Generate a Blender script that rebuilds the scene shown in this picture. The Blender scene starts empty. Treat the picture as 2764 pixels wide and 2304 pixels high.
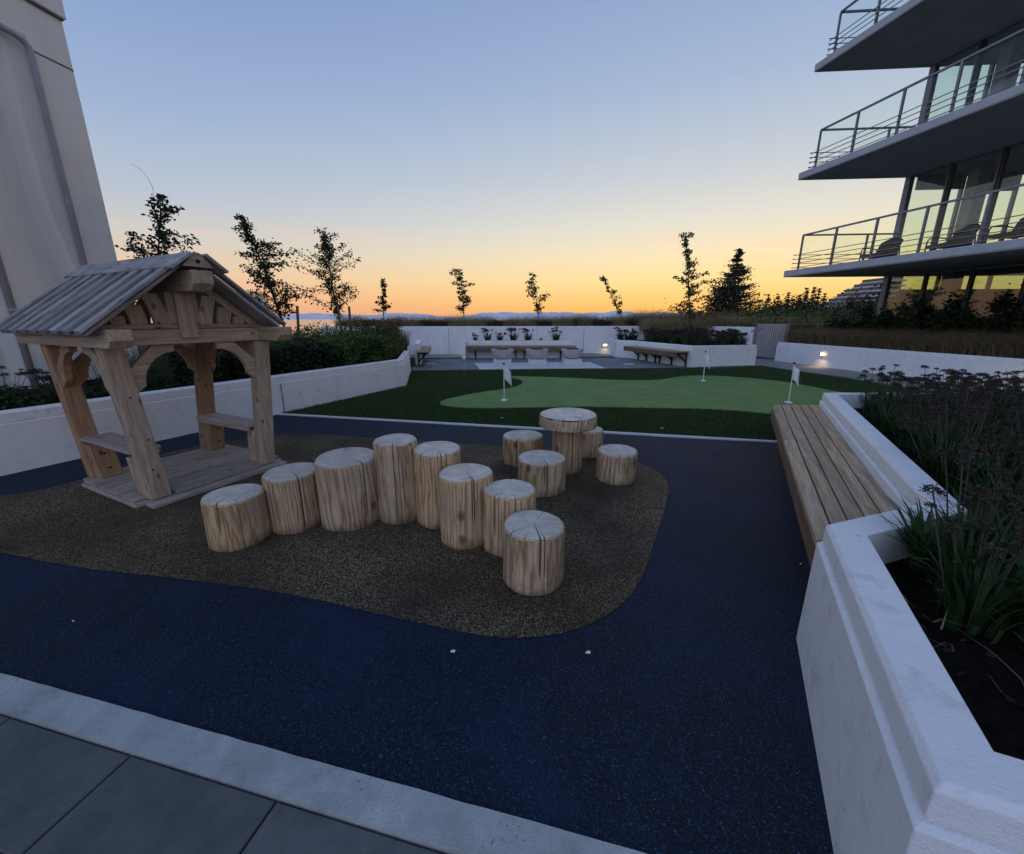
import bpy, bmesh, math, random
import numpy as np
from mathutils import Vector, Matrix, noise as mnoise

sc = bpy.context.scene
COL = sc.collection
R = math.radians
rng = random.Random(7)
npr = np.random.RandomState(11)

# ------------------------------------------------------------------ camera
F, CX, CY, HZ, H = 1100.0, 1382.0, 1152.0, 860.0, 1.49
TILT = math.atan((CY - HZ) / F)
cam = bpy.data.cameras.new('camera')
cam_o = bpy.data.objects.new('camera', cam)
COL.objects.link(cam_o)
sc.camera = cam_o
cam_o.location = (0, 0, H)
cam_o.rotation_euler = (math.pi / 2 - TILT, 0, 0)
cam.sensor_fit = 'HORIZONTAL'
cam.sensor_width = 36
cam.lens = 36 * F / 2764
cam.clip_start = 0.05
cam.clip_end = 90000

_c, _s = math.cos(TILT), math.sin(TILT)
def G(u, v, z=0.0):
    """world point at height z that the photograph shows at pixel (u, v)"""
    x = (u - CX) / F; y = -(v - CY) / F
    r = Vector((x, _c + y * _s, -_s + y * _c))
    return Vector((0, 0, H)) + r * ((z - H) / r.z)
def A(u, v, Y):
    x = (u - CX) / F; y = -(v - CY) / F
    r = Vector((x, _c + y * _s, -_s + y * _c))
    return Vector((0, 0, H)) + r * (Y / r.y)

# ------------------------------------------------------------------ sky
def lin(r, g, b):
    f = lambda c: (c / 255 / 12.92) if c / 255 <= 0.04045 else ((c / 255 + 0.055) / 1.055) ** 2.4
    return (f(r), f(g), f(b), 1.0)

SUN_AZ = 27.0          # degrees to the right of the view axis
world = bpy.data.worlds.new("World")
sc.world = world
world.use_nodes = True
wt = world.node_tree
W = wt.nodes
bg = W['Background']
bg.inputs[1].default_value = 1.0
def wmath(op, a, b=None, clamp=False):
    n = W.new('ShaderNodeMath'); n.operation = op; n.use_clamp = clamp
    for i, q in enumerate((a, b)):
        if q is None: continue
        if isinstance(q, (int, float)): n.inputs[i].default_value = q
        else: wt.links.new(q, n.inputs[i])
    return n.outputs[0]
tc = W.new('ShaderNodeTexCoord')
sep = W.new('ShaderNodeSeparateXYZ')
wt.links.new(tc.outputs['Generated'], sep.inputs[0])
dx, dy, dz = sep.outputs
elev = wmath('MULTIPLY', wmath('ARCSINE', dz), 180 / math.pi)
hl = wmath('MAXIMUM', wmath('SQRT', wmath('ADD', wmath('MULTIPLY', dx, dx), wmath('MULTIPLY', dy, dy))), 1e-4)
cosd = wmath('DIVIDE', wmath('ADD', wmath('MULTIPLY', dx, math.sin(R(SUN_AZ))), wmath('MULTIPLY', dy, math.cos(R(SUN_AZ)))), hl)
cosd = wmath('MINIMUM', wmath('MAXIMUM', cosd, -1.0), 1.0)
delta = wmath('MULTIPLY', wmath('ARCCOSINE', cosd), 180 / math.pi)
EXPO = 0.66
def sky_ramp(stops, k=1.07 * 2 ** -EXPO):
    r = W.new('ShaderNodeValToRGB')
    wt.links.new(wmath('DIVIDE', elev, 90.0, True), r.inputs[0])
    els = r.color_ramp.elements
    while len(els) < len(stops): els.new(0.5)
    for e, (p, c) in zip(els, stops):
        e.position = p / 90; q = lin(*c); e.color = (q[0] * k, q[1] * k, q[2] * k, 1)
    return r.outputs[0]
ramp_sun = sky_ramp([(0, (246, 172, 98)), (2.0, (251, 198, 110)), (4.5, (252, 219, 148)), (7.5, (244, 224, 182)), (11, (224, 219, 204)), (16, (196, 202, 208)), (24, (162, 180, 207)), (33, (138, 160, 198)), (43, (115, 139, 182)), (90, (106, 131, 176))])
ramp_side = sky_ramp([(0, (222, 160, 138)), (2.5, (236, 180, 146)), (5, (228, 196, 166)), (8, (206, 200, 192)), (12, (180, 190, 203)), (19, (153, 174, 206)), (28, (130, 153, 197)), (43, (103, 129, 176)), (90, (100, 124, 168))])
ramp_back = sky_ramp([(0, (142, 148, 172)), (4, (172, 172, 196)), (9, (186, 190, 215)), (16, (182, 194, 222)), (28, (166, 183, 217)), (45, (132, 153, 194)), (90, (112, 136, 178))], 1.0)
def wmix(f, a, b, mode='MIX'):
    m = W.new('ShaderNodeMix'); m.data_type = 'RGBA'; m.blend_type = mode
    if isinstance(f, (int, float)): m.inputs[0].default_value = f
    else: wt.links.new(f, m.inputs[0])
    wt.links.new(a, m.inputs[6]); wt.links.new(b, m.inputs[7])
    return m.outputs[2]
def wsmooth(v, lo, hi):
    n = W.new('ShaderNodeMapRange'); n.interpolation_type = 'SMOOTHSTEP'
    wt.links.new(v, n.inputs[0]); n.inputs[1].default_value = lo; n.inputs[2].default_value = hi
    return n.outputs[0]
grad = wmix(wsmooth(delta, 4, 75), ramp_sun, ramp_side)
grad = wmix(wsmooth(delta, 75, 165), grad, ramp_back)
# thin wisps of cloud low over the sunset
wmap = W.new('ShaderNodeMapping'); wmap.inputs['Scale'].default_value = (5, 5, 62)
wt.links.new(tc.outputs['Generated'], wmap.inputs[0])
wn = W.new('ShaderNodeTexNoise'); wn.inputs['Scale'].default_value = 1.0; wn.inputs['Detail'].default_value = 5
wt.links.new(wmap.outputs[0], wn.inputs['Vector'])
cl = wmath('MULTIPLY', wsmooth(wn.outputs[0], 0.56, 0.72), wmath('SUBTRACT', 1.0, wsmooth(elev, 7, 14)))
cl = wmath('MULTIPLY', cl, wmath('MULTIPLY', wsmooth(elev, 1.0, 3.0), 0.22))
cloudc = W.new('ShaderNodeRGB'); cloudc.outputs[0].default_value = lin(226, 164, 130)
grad = wmix(cl, grad, cloudc.outputs[0])
nish = W.new('ShaderNodeTexSky'); nish.sky_type = 'NISHITA'; nish.sun_disc = False
nish.sun_elevation = R(1.0); nish.sun_rotation = R(SUN_AZ); nish.ozone_density = 2.0
nsc = W.new('ShaderNodeVectorMath'); nsc.operation = 'SCALE'; nsc.inputs['Scale'].default_value = 0.004
wt.links.new(nish.outputs[0], nsc.inputs[0])
tot = W.new('ShaderNodeVectorMath'); tot.operation = 'ADD'
wt.links.new(grad, tot.inputs[0]); wt.links.new(nsc.outputs[0], tot.inputs[1])
wt.links.new(tot.outputs[0], bg.inputs[0])

sun = bpy.data.lights.new('sun', 'SUN')
sun.energy = 0.2; sun.angle = R(30); sun.color = (1.0, 0.62, 0.33)
sun_o = bpy.data.objects.new('sun', sun); COL.objects.link(sun_o)
sd = Vector((math.sin(R(SUN_AZ)) * math.cos(R(4)), math.cos(R(SUN_AZ)) * math.cos(R(4)), math.sin(R(4))))
sun_o.rotation_euler = sd.to_track_quat('Z', 'Y').to_euler()

sc.view_settings.view_transform = 'Standard'
sc.view_settings.look = 'None'
sc.view_settings.exposure = EXPO
sc.view_settings.gamma = 1.0
sc.view_settings.use_curve_mapping = False

# ------------------------------------------------------------------ materials
class MT:
    def __init__(s, name, rough=0.7, spec=0.4):
        s.m = bpy.data.materials.new(name); s.m.use_nodes = True
        s.t = s.m.node_tree; s.n = s.t.nodes; s.b = s.n['Principled BSDF']
        s.b.inputs['Roughness'].default_value = rough
        s.b.inputs['Specular IOR Level'].default_value = spec
        s.tc = s.n.new('ShaderNodeTexCoord')
    def link(s, a, b): s.t.links.new(a, b)
    def vec(s, scale=(1, 1, 1), obj=True, loc=(0, 0, 0)):
        m = s.n.new('ShaderNodeMapping'); m.inputs['Scale'].default_value = scale; m.inputs['Location'].default_value = loc
        if obj: s.link(s.tc.outputs['Object'], m.inputs[0])
        else:
            g = s.n.new('ShaderNodeNewGeometry'); s.link(g.outputs['Position'], m.inputs[0])
        return m.outputs[0]
    def noise(s, vec, scale, detail=4, rough=0.55, dist=0.0):
        n = s.n.new('ShaderNodeTexNoise'); s.link(vec, n.inputs['Vector'])
        n.inputs['Scale'].default_value = scale; n.inputs['Detail'].default_value = detail
        n.inputs['Roughness'].default_value = rough; n.inputs['Distortion'].default_value = dist
        return n.outputs[0]
    def vor(s, vec, scale, out='Color', feature='F1'):
        n = s.n.new('ShaderNodeTexVoronoi'); s.link(vec, n.inputs['Vector']); n.inputs['Scale'].default_value = scale
        n.feature = feature
        return n.outputs[out]
    def ramp(s, f, stops, interp='LINEAR'):
        r = s.n.new('ShaderNodeValToRGB'); s.link(f, r.inputs[0]); r.color_ramp.interpolation = interp
        e = r.color_ramp.elements
        while len(e) < len(stops): e.new(0.5)
        for q, (p, c) in zip(e, stops):
            q.position = p; q.color = (*c, 1) if len(c) == 3 else c
        return r.outputs[0]
    def mix(s, f, a, b, mode='MIX'):
        m = s.n.new('ShaderNodeMix'); m.data_type = 'RGBA'; m.blend_type = mode
        for i, q in ((0, f), (6, a), (7, b)):
            if isinstance(q, (int, float)): m.inputs[i].default_value = q
            elif isinstance(q, tuple): m.inputs[i].default_value = (*q[:3], 1)
            else: s.link(q, m.inputs[i])
        return m.outputs[2]
    def math(s, op, a, b=0.0):
        n = s.n.new('ShaderNodeMath'); n.operation = op
        for i, q in enumerate((a, b)):
            if isinstance(q, (int, float)): n.inputs[i].default_value = q
            else: s.link(q, n.inputs[i])
        return n.outputs[0]
    def sepx(s, c, ch=0):
        n = s.n.new('ShaderNodeSeparateColor'); s.link(c, n.inputs[0]); return n.outputs[ch]
    def rand(s):
        n = s.n.new('ShaderNodeObjectInfo'); return n.outputs['Random']
    def base(s, c):
        if isinstance(c, tuple): s.b.inputs['Base Color'].default_value = (*c[:3], 1)
        else: s.link(c, s.b.inputs['Base Color'])
    def bump(s, h, dist=0.01, strength=1.0):
        b = s.n.new('ShaderNodeBump'); b.inputs['Distance'].default_value = dist; b.inputs['Strength'].default_value = strength
        s.link(h, b.inputs['Height'])
        if s.b.inputs['Normal'].is_linked:
            s.link(s.b.inputs['Normal'].links[0].from_socket, b.inputs['Normal'])
        s.link(b.outputs[0], s.b.inputs['Normal'])

def plain(name, c, rough=0.6, spec=0.4, var=0.15, scale=8, metal=0.0, bump=0.0):
    m = MT(name, rough, spec)
    v = m.vec(obj=False)
    n = m.noise(v, scale, 5)
    lo = tuple(q * (1 - var) for q in c); hi = tuple(min(1, q * (1 + var)) for q in c)
    m.base(m.ramp(n, [(0.3, lo), (0.7, hi)]))
    m.b.inputs['Metallic'].default_value = metal
    if bump: m.bump(m.noise(v, scale * 12, 3), bump)
    return m.m

def mk_stucco():
    m = MT('white_stucco', 0.75, 0.3)
    v = m.vec(obj=False)
    big = m.noise(v, 0.9, 5); fine = m.noise(v, 9, 6, 0.65)
    streak = m.noise(m.vec((6, 6, 0.5), obj=False), 1.0, 4)
    c = m.ramp(big, [(0.3, (0.76, 0.76, 0.77)), (0.7, (0.84, 0.835, 0.83))])
    c = m.mix(m.ramp(fine, [(0.30, (0.5, 0.5, 0.5)), (0.44, (0, 0, 0))]), c, (0.50, 0.49, 0.47))
    c = m.mix(m.ramp(streak, [(0.52, (0, 0, 0)), (0.75, (0.22, 0.22, 0.22))]), c, (0.50, 0.49, 0.46))
    spots = m.vor(v, 5.0, 'Distance')
    c = m.mix(m.ramp(spots, [(0.03, (0.5, 0.5, 0.5)), (0.055, (0, 0, 0))]), c, (0.3, 0.29, 0.27))
    m.base(c)
    cr = m.vor(m.vec((0.55, 0.55, 1.3), obj=False), 1.0, 'Distance', 'DISTANCE_TO_EDGE')
    m.bump(m.noise(v, 130, 3), 0.005, 0.7); m.bump(m.noise(v, 7, 5), 0.012, 0.6)
    return m.m
def mk_tower():
    m = MT('tower_stucco', 0.85, 0.2)
    v = m.vec(obj=False)
    c = m.ramp(m.noise(v, 0.7, 6), [(0.3, (0.76, 0.735, 0.69)), (0.72, (0.87, 0.845, 0.80))])
    c = m.mix(m.ramp(m.noise(m.vec((3, 3, 0.3), obj=False), 1.0, 5), [(0.5, (0, 0, 0)), (0.8, (0.3, 0.3, 0.3))]), c, (0.42, 0.41, 0.40))
    m.base(c); m.bump(m.noise(v, 70, 5, 0.7), 0.010, 0.9)
    return m.m
def mk_blue():
    m = MT('blue_rubber', 0.8, 0.30)
    v = m.vec(obj=False)
    g = m.vor(v, 240)
    c1 = m.ramp(m.sepx(g), [(0.0, (0.0008, 0.0022, 0.006)), (0.5, (0.0022, 0.0085, 0.022)), (0.85, (0.006, 0.022, 0.052)), (0.97, (0.018, 0.050, 0.095)), (1.0, (0.06, 0.11, 0.18))])
    big = m.noise(v, 1.5, 9, 0.72)
    c = m.mix(m.ramp(big, [(0.47, (0, 0, 0)), (0.70, (0.75, 0.75, 0.75))]), c1, (0.007, 0.024, 0.078))
    m.base(c)
    m.bump(m.sepx(g, 1), 0.004, 0.9)
    return m.m
def mk_brown():
    m = MT('brown_rubber', 0.85, 0.25)
    v = m.vec(obj=False)
    g = m.vor(v, 190)
    c1 = m.ramp(m.sepx(g), [(0.0, (0.008, 0.007, 0.006)), (0.42, (0.028, 0.021, 0.014)), (0.58, (0.125, 0.088, 0.05)), (0.85, (0.27, 0.195, 0.115)), (1.0, (0.42, 0.33, 0.21))])
    big = m.noise(v, 1.1, 5)
    c = m.mix(m.ramp(big, [(0.38, (0.75, 0.75, 0.75)), (0.62, (0, 0, 0))]), c1, (0.032, 0.022, 0.013))
    m.base(c); m.bump(m.sepx(g, 1), 0.005, 1.0)
    return m.m
def mk_wood(name, dark, mid, light, grey=0.3, knots=True, scale=1.0, stain=0.4):
    m = MT(name, 0.72, 0.3)
    rnd = m.rand()
    add = m.n.new('ShaderNodeVectorMath'); add.operation = 'ADD'
    cmb = m.n.new('ShaderNodeCombineXYZ')
    m.link(m.math('MULTIPLY', rnd, 37.0), cmb.inputs[0]); m.link(m.math('MULTIPLY', rnd, 13.0), cmb.inputs[1])
    m.link(m.tc.outputs['Object'], add.inputs[0]); m.link(cmb.outputs[0], add.inputs[1])
    mp = m.n.new('ShaderNodeMapping'); mp.inputs['Scale'].default_value = (1.6 * scale, 26 * scale, 26 * scale)
    m.link(add.outputs[0], mp.inputs[0])
    g = m.noise(mp.outputs[0], 1.0, 6, 0.6, 0.6)
    mp2 = m.n.new('ShaderNodeMapping'); mp2.inputs['Scale'].default_value = (5 * scale, 110 * scale, 110 * scale)
    m.link(add.outputs[0], mp2.inputs[0])
    g2 = m.noise(mp2.outputs[0], 1.0, 4, 0.6)
    c = m.ramp(g, [(0.28, dark), (0.5, mid), (0.72, light)])
    c = m.mix(m.ramp(g2, [(0.35, (0.45, 0.45, 0.45)), (0.6, (0, 0, 0))]), c, tuple(q * 0.55 for q in dark))
    blot = m.noise(add.outputs[0], 5.0 * scale, 5)
    c = m.mix(m.ramp(blot, [(0.45, (0, 0, 0)), (0.75, (stain, stain, stain))]), c, (0.20 * (1 - grey) + 0.1, 0.19 * (1 - grey) + 0.08, 0.18 * (1 - grey) + 0.07))
    if knots:
        k = m.n.new('ShaderNodeMapping'); k.inputs['Scale'].default_value = (4.2, 9, 9)
        m.link(add.outputs[0], k.inputs[0])
        d = m.vor(k.outputs[0], 1.0, 'Distance')
        c = m.mix(m.ramp(d, [(0.07, (0.85, 0.85, 0.85)), (0.16, (0, 0, 0))]), c, (0.07, 0.04, 0.025))
    hv = m.n.new('ShaderNodeHueSaturation')
    m.link(c, hv.inputs['Color']); m.link(m.math('ADD', m.math('MULTIPLY', rnd, 0.35), 0.82), hv.inputs['Value'])
    m.base(hv.outputs[0])
    m.bump(g2, 0.0025, 0.6); m.bump(g, 0.003, 0.5)
    return m.m
def mk_log():
    m = MT('log_bark_stripped', 0.72, 0.25)
    rnd = m.rand()
    add = m.n.new('ShaderNodeVectorMath'); add.operation = 'ADD'
    cmb = m.n.new('ShaderNodeCombineXYZ')
    m.link(m.math('MULTIPLY', rnd, 5.0), cmb.inputs[2]); 
    m.link(m.math('MULTIPLY', m.math('SUBTRACT', rnd, 0.5), 0.10), cmb.inputs[0])
    m.link(m.tc.outputs['Object'], add.inputs[0]); m.link(cmb.outputs[0], add.inputs[1])
    mp = m.n.new('ShaderNodeMapping'); mp.inputs['Scale'].default_value = (1, 1, 0.10); mp.inputs['Rotation'].default_value = (0.03, 0.025, 0)
    m.link(add.outputs[0], mp.inputs[0])
    wv = m.n.new('ShaderNodeTexWave'); wv.wave_type = 'RINGS'; wv.rings_direction = 'Z'
    m.link(mp.outputs[0], wv.inputs['Vector'])
    wv.inputs['Scale'].default_value = 46; wv.inputs['Distortion'].default_value = 5.0; wv.inputs['Detail'].default_value = 2; wv.inputs['Detail Scale'].default_value = 0.9
    mp3 = m.n.new('ShaderNodeMapping'); mp3.inputs['Scale'].default_value = (120, 120, 3.0)
    m.link(add.outputs[0], mp3.inputs[0])
    st = m.noise(mp3.outputs[0], 1.0, 5, 0.65)
    c = m.ramp(wv.outputs['Fac'], [(0.0, (0.33, 0.205, 0.11)), (0.25, (0.50, 0.345, 0.205)), (1.0, (0.64, 0.475, 0.30))])
    c = m.mix(m.ramp(st, [(0.34, (0.45, 0.45, 0.45)), (0.50, (0, 0, 0))]), c, (0.15, 0.095, 0.06))
    blot = m.noise(add.outputs[0], 3.2, 5)
    c = m.mix(m.ramp(blot, [(0.45, (0, 0, 0)), (0.72, (0.55, 0.55, 0.55))]), c, (0.27, 0.22, 0.17))
    k = m.n.new('ShaderNodeMapping'); k.inputs['Scale'].default_value = (5.5, 5.5, 3.8)
    m.link(add.outputs[0], k.inputs[0])
    d = m.vor(k.outputs[0], 1.0, 'Distance')
    c = m.mix(m.ramp(d, [(0.09, (0.85, 0.85, 0.85)), (0.19, (0, 0, 0))]), c, (0.12, 0.07, 0.045))
    # end grain
    mpt = m.n.new('ShaderNodeMapping'); m.link(m.tc.outputs['Object'], mpt.inputs[0]); mpt.inputs['Scale'].default_value = (1, 1, 0.0)
    wt_ = m.n.new('ShaderNodeTexWave'); wt_.wave_type = 'RINGS'; wt_.rings_direction = 'Z'
    m.link(mpt.outputs[0], wt_.inputs['Vector']); wt_.inputs['Scale'].default_value = 34; wt_.inputs['Distortion'].default_value = 1.6; wt_.inputs['Detail'].default_value = 2
    tn = m.noise(m.tc.outputs['Object'], 7, 6, 0.65)
    top = m.ramp(wt_.outputs['Fac'], [(0.0, (0.45, 0.39, 0.32)), (0.45, (0.70, 0.64, 0.56)), (1.0, (0.80, 0.745, 0.66))])
    top = m.mix(m.ramp(tn, [(0.40, (0, 0, 0)), (0.70, (0.8, 0.8, 0.8))]), top, (0.36, 0.31, 0.26))
    geo = m.n.new('ShaderNodeNewGeometry'); sp = m.n.new('ShaderNodeSeparateXYZ'); m.link(geo.outputs['Normal'], sp.inputs[0])
    isTop = m.ramp(sp.outputs[2], [(0.55, (0, 0, 0)), (0.85, (1, 1, 1))])
    c = m.mix(isTop, c, top)
    at = m.n.new('ShaderNodeAttribute'); at.attribute_name = 'crack'
    c = m.mix(at.outputs['Fac'], c, (0.028, 0.019, 0.014))
    hv = m.n.new('ShaderNodeHueSaturation'); m.link(c, hv.inputs['Color']); m.link(m.math('ADD', m.math('MULTIPLY', rnd, 0.34), 0.80), hv.inputs['Value']); m.link(m.math('ADD', m.math('MULTIPLY', m.math('FRACT', m.math('MULTIPLY', rnd, 7.3)), 0.25), 0.95), hv.inputs['Saturation'])
    sz = m.n.new('ShaderNodeSeparateXYZ'); m.link(m.tc.outputs['Object'], sz.inputs[0])
    dirt = m.math('MULTIPLY', m.ramp(sz.outputs[2], [(0.0, (1, 1, 1)), (0.09, (0, 0, 0))]), m.ramp(m.noise(m.tc.outputs['Object'], 9, 5), [(0.35, (0.1, 0.1, 0.1)), (0.6, (0.7, 0.7, 0.7))]))
    fin = m.mix(dirt, hv.outputs[0], (0.06, 0.045, 0.032))
    m.base(fin)
    m.bump(st, 0.004, 0.7)
    return m.m
def mk_leaf(name, a, b, rough=0.55, trans=0.0):
    m = MT(name, rough, 0.3)
    g = m.n.new('ShaderNodeNewGeometry')
    c = m.ramp(g.outputs['Random Per Island'], [(0.0, a), (1.0, b)])
    m.base(c)
    if trans:
        tr = m.n.new('ShaderNodeBsdfTranslucent'); m.link(c, tr.inputs[0])
        mx = m.n.new('ShaderNodeMixShader'); mx.inputs[0].default_value = trans
        out = m.n['Material Output']
        m.link(m.b.outputs[0], mx.inputs[1]); m.link(tr.outputs[0], mx.inputs[2]); m.link(mx.outputs[0], out.inputs[0])
    return m.m
def mk_turf(name, a, b, scale=260):
    m = MT(name, 0.8, 0.2)
    v = m.vec(obj=False)
    n = m.noise(v, scale, 3, 0.7)
    big = m.noise(v, 2.0, 5)
    c = m.ramp(n, [(0.35, a), (0.65, b)])
    c = m.mix(m.ramp(big, [(0.35, (0.35, 0.35, 0.35)), (0.65, (0, 0, 0))]), c, tuple(q * 0.6 for q in a))
    m.base(c); m.bump(n, 0.006, 0.8)
    return m.m
def mk_paver(name, a, b):
    m = MT(name, 0.75, 0.3)
    v = m.vec(obj=False)
    hv = m.n.new('ShaderNodeHueSaturation')
    c = m.ramp(m.noise(v, 6, 7, 0.7), [(0.3, a), (0.7, b)])
    f = m.noise(v, 240, 2, 0.6)
    c = m.mix(m.ramp(f, [(0.35, (0.35, 0.35, 0.35)), (0.5, (0, 0, 0))]), c, tuple(q * 0.5 for q in a))
    m.link(c, hv.inputs['Color']); m.link(m.math('ADD', m.math('MULTIPLY', m.rand(), 0.28), 0.86), hv.inputs['Value'])
    m.base(hv.outputs[0]); m.bump(f, 0.002, 0.7)
    return m.m
def mk_concrete(name, a, b):
    m = MT(name, 0.8, 0.3)
    v = m.vec(obj=False)
    c = m.ramp(m.noise(v, 4, 8, 0.7), [(0.3, a), (0.7, b)])
    d = m.vor(v, 55, 'Distance')
    pit = m.noise(v, 2.2, 4)
    k = m.math('MULTIPLY', m.ramp(d, [(0.08, (1, 1, 1)), (0.2, (0, 0, 0))]), m.ramp(pit, [(0.5, (0, 0, 0)), (0.62, (1, 1, 1))]))
    c = m.mix(k, c, (0.06, 0.06, 0.055))
    f = m.noise(v, 180, 3)
    c = m.mix(m.ramp(f, [(0.35, (0.3, 0.3, 0.3)), (0.5, (0, 0, 0))]), c, tuple(q * 0.6 for q in a))
    m.base(c); m.bump(f, 0.004, 0.7); m.bump(m.math('SUBTRACT', 1.0, k), 0.006, 0.8)
    return m.m
def mk_glass(name, tint, mirror):
    m = MT(name, 0.02, 0.5)
    tr = m.n.new('ShaderNodeBsdfTransparent'); tr.inputs[0].default_value = (*tint, 1)
    gl = m.n.new('ShaderNodeBsdfGlossy'); gl.inputs['Roughness'].default_value = 0.01
    lw = m.n.new('ShaderNodeLayerWeight'); lw.inputs[0].default_value = 0.5
    fr = m.n.new('ShaderNodeMath'); fr.operation = 'MULTIPLY_ADD'; fr.inputs[1].default_value = 0.6; fr.inputs[2].default_value = 0.02
    m.link(m.math('POWER', lw.outputs['Facing'], 5.0), fr.inputs[0])
    mx = m.n.new('ShaderNodeMixShader')
    m.link(m.math('MINIMUM', m.math('ADD', fr.outputs[0], mirror), 1.0), mx.inputs[0])
    m.link(tr.outputs[0], mx.inputs[1]); m.link(gl.outputs[0], mx.inputs[2])
    m.link(mx.outputs[0], m.n['Material Output'].inputs[0])
    return m.m
def mk_emit(name, c, s):
    m = MT(name)
    m.b.inputs['Emission Color'].default_value = (*c, 1); m.b.inputs['Emission Strength'].default_value = s
    m.base(c)
    return m.m
def mk_water():
    m = MT('sea_water', 0.12, 0.5)
    m.base((0.05, 0.075, 0.10))
    v = m.vec((0.004, 0.02, 1), obj=False)
    m.bump(m.noise(v, 6, 4), 0.6, 0.3)
    return m.m

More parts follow.
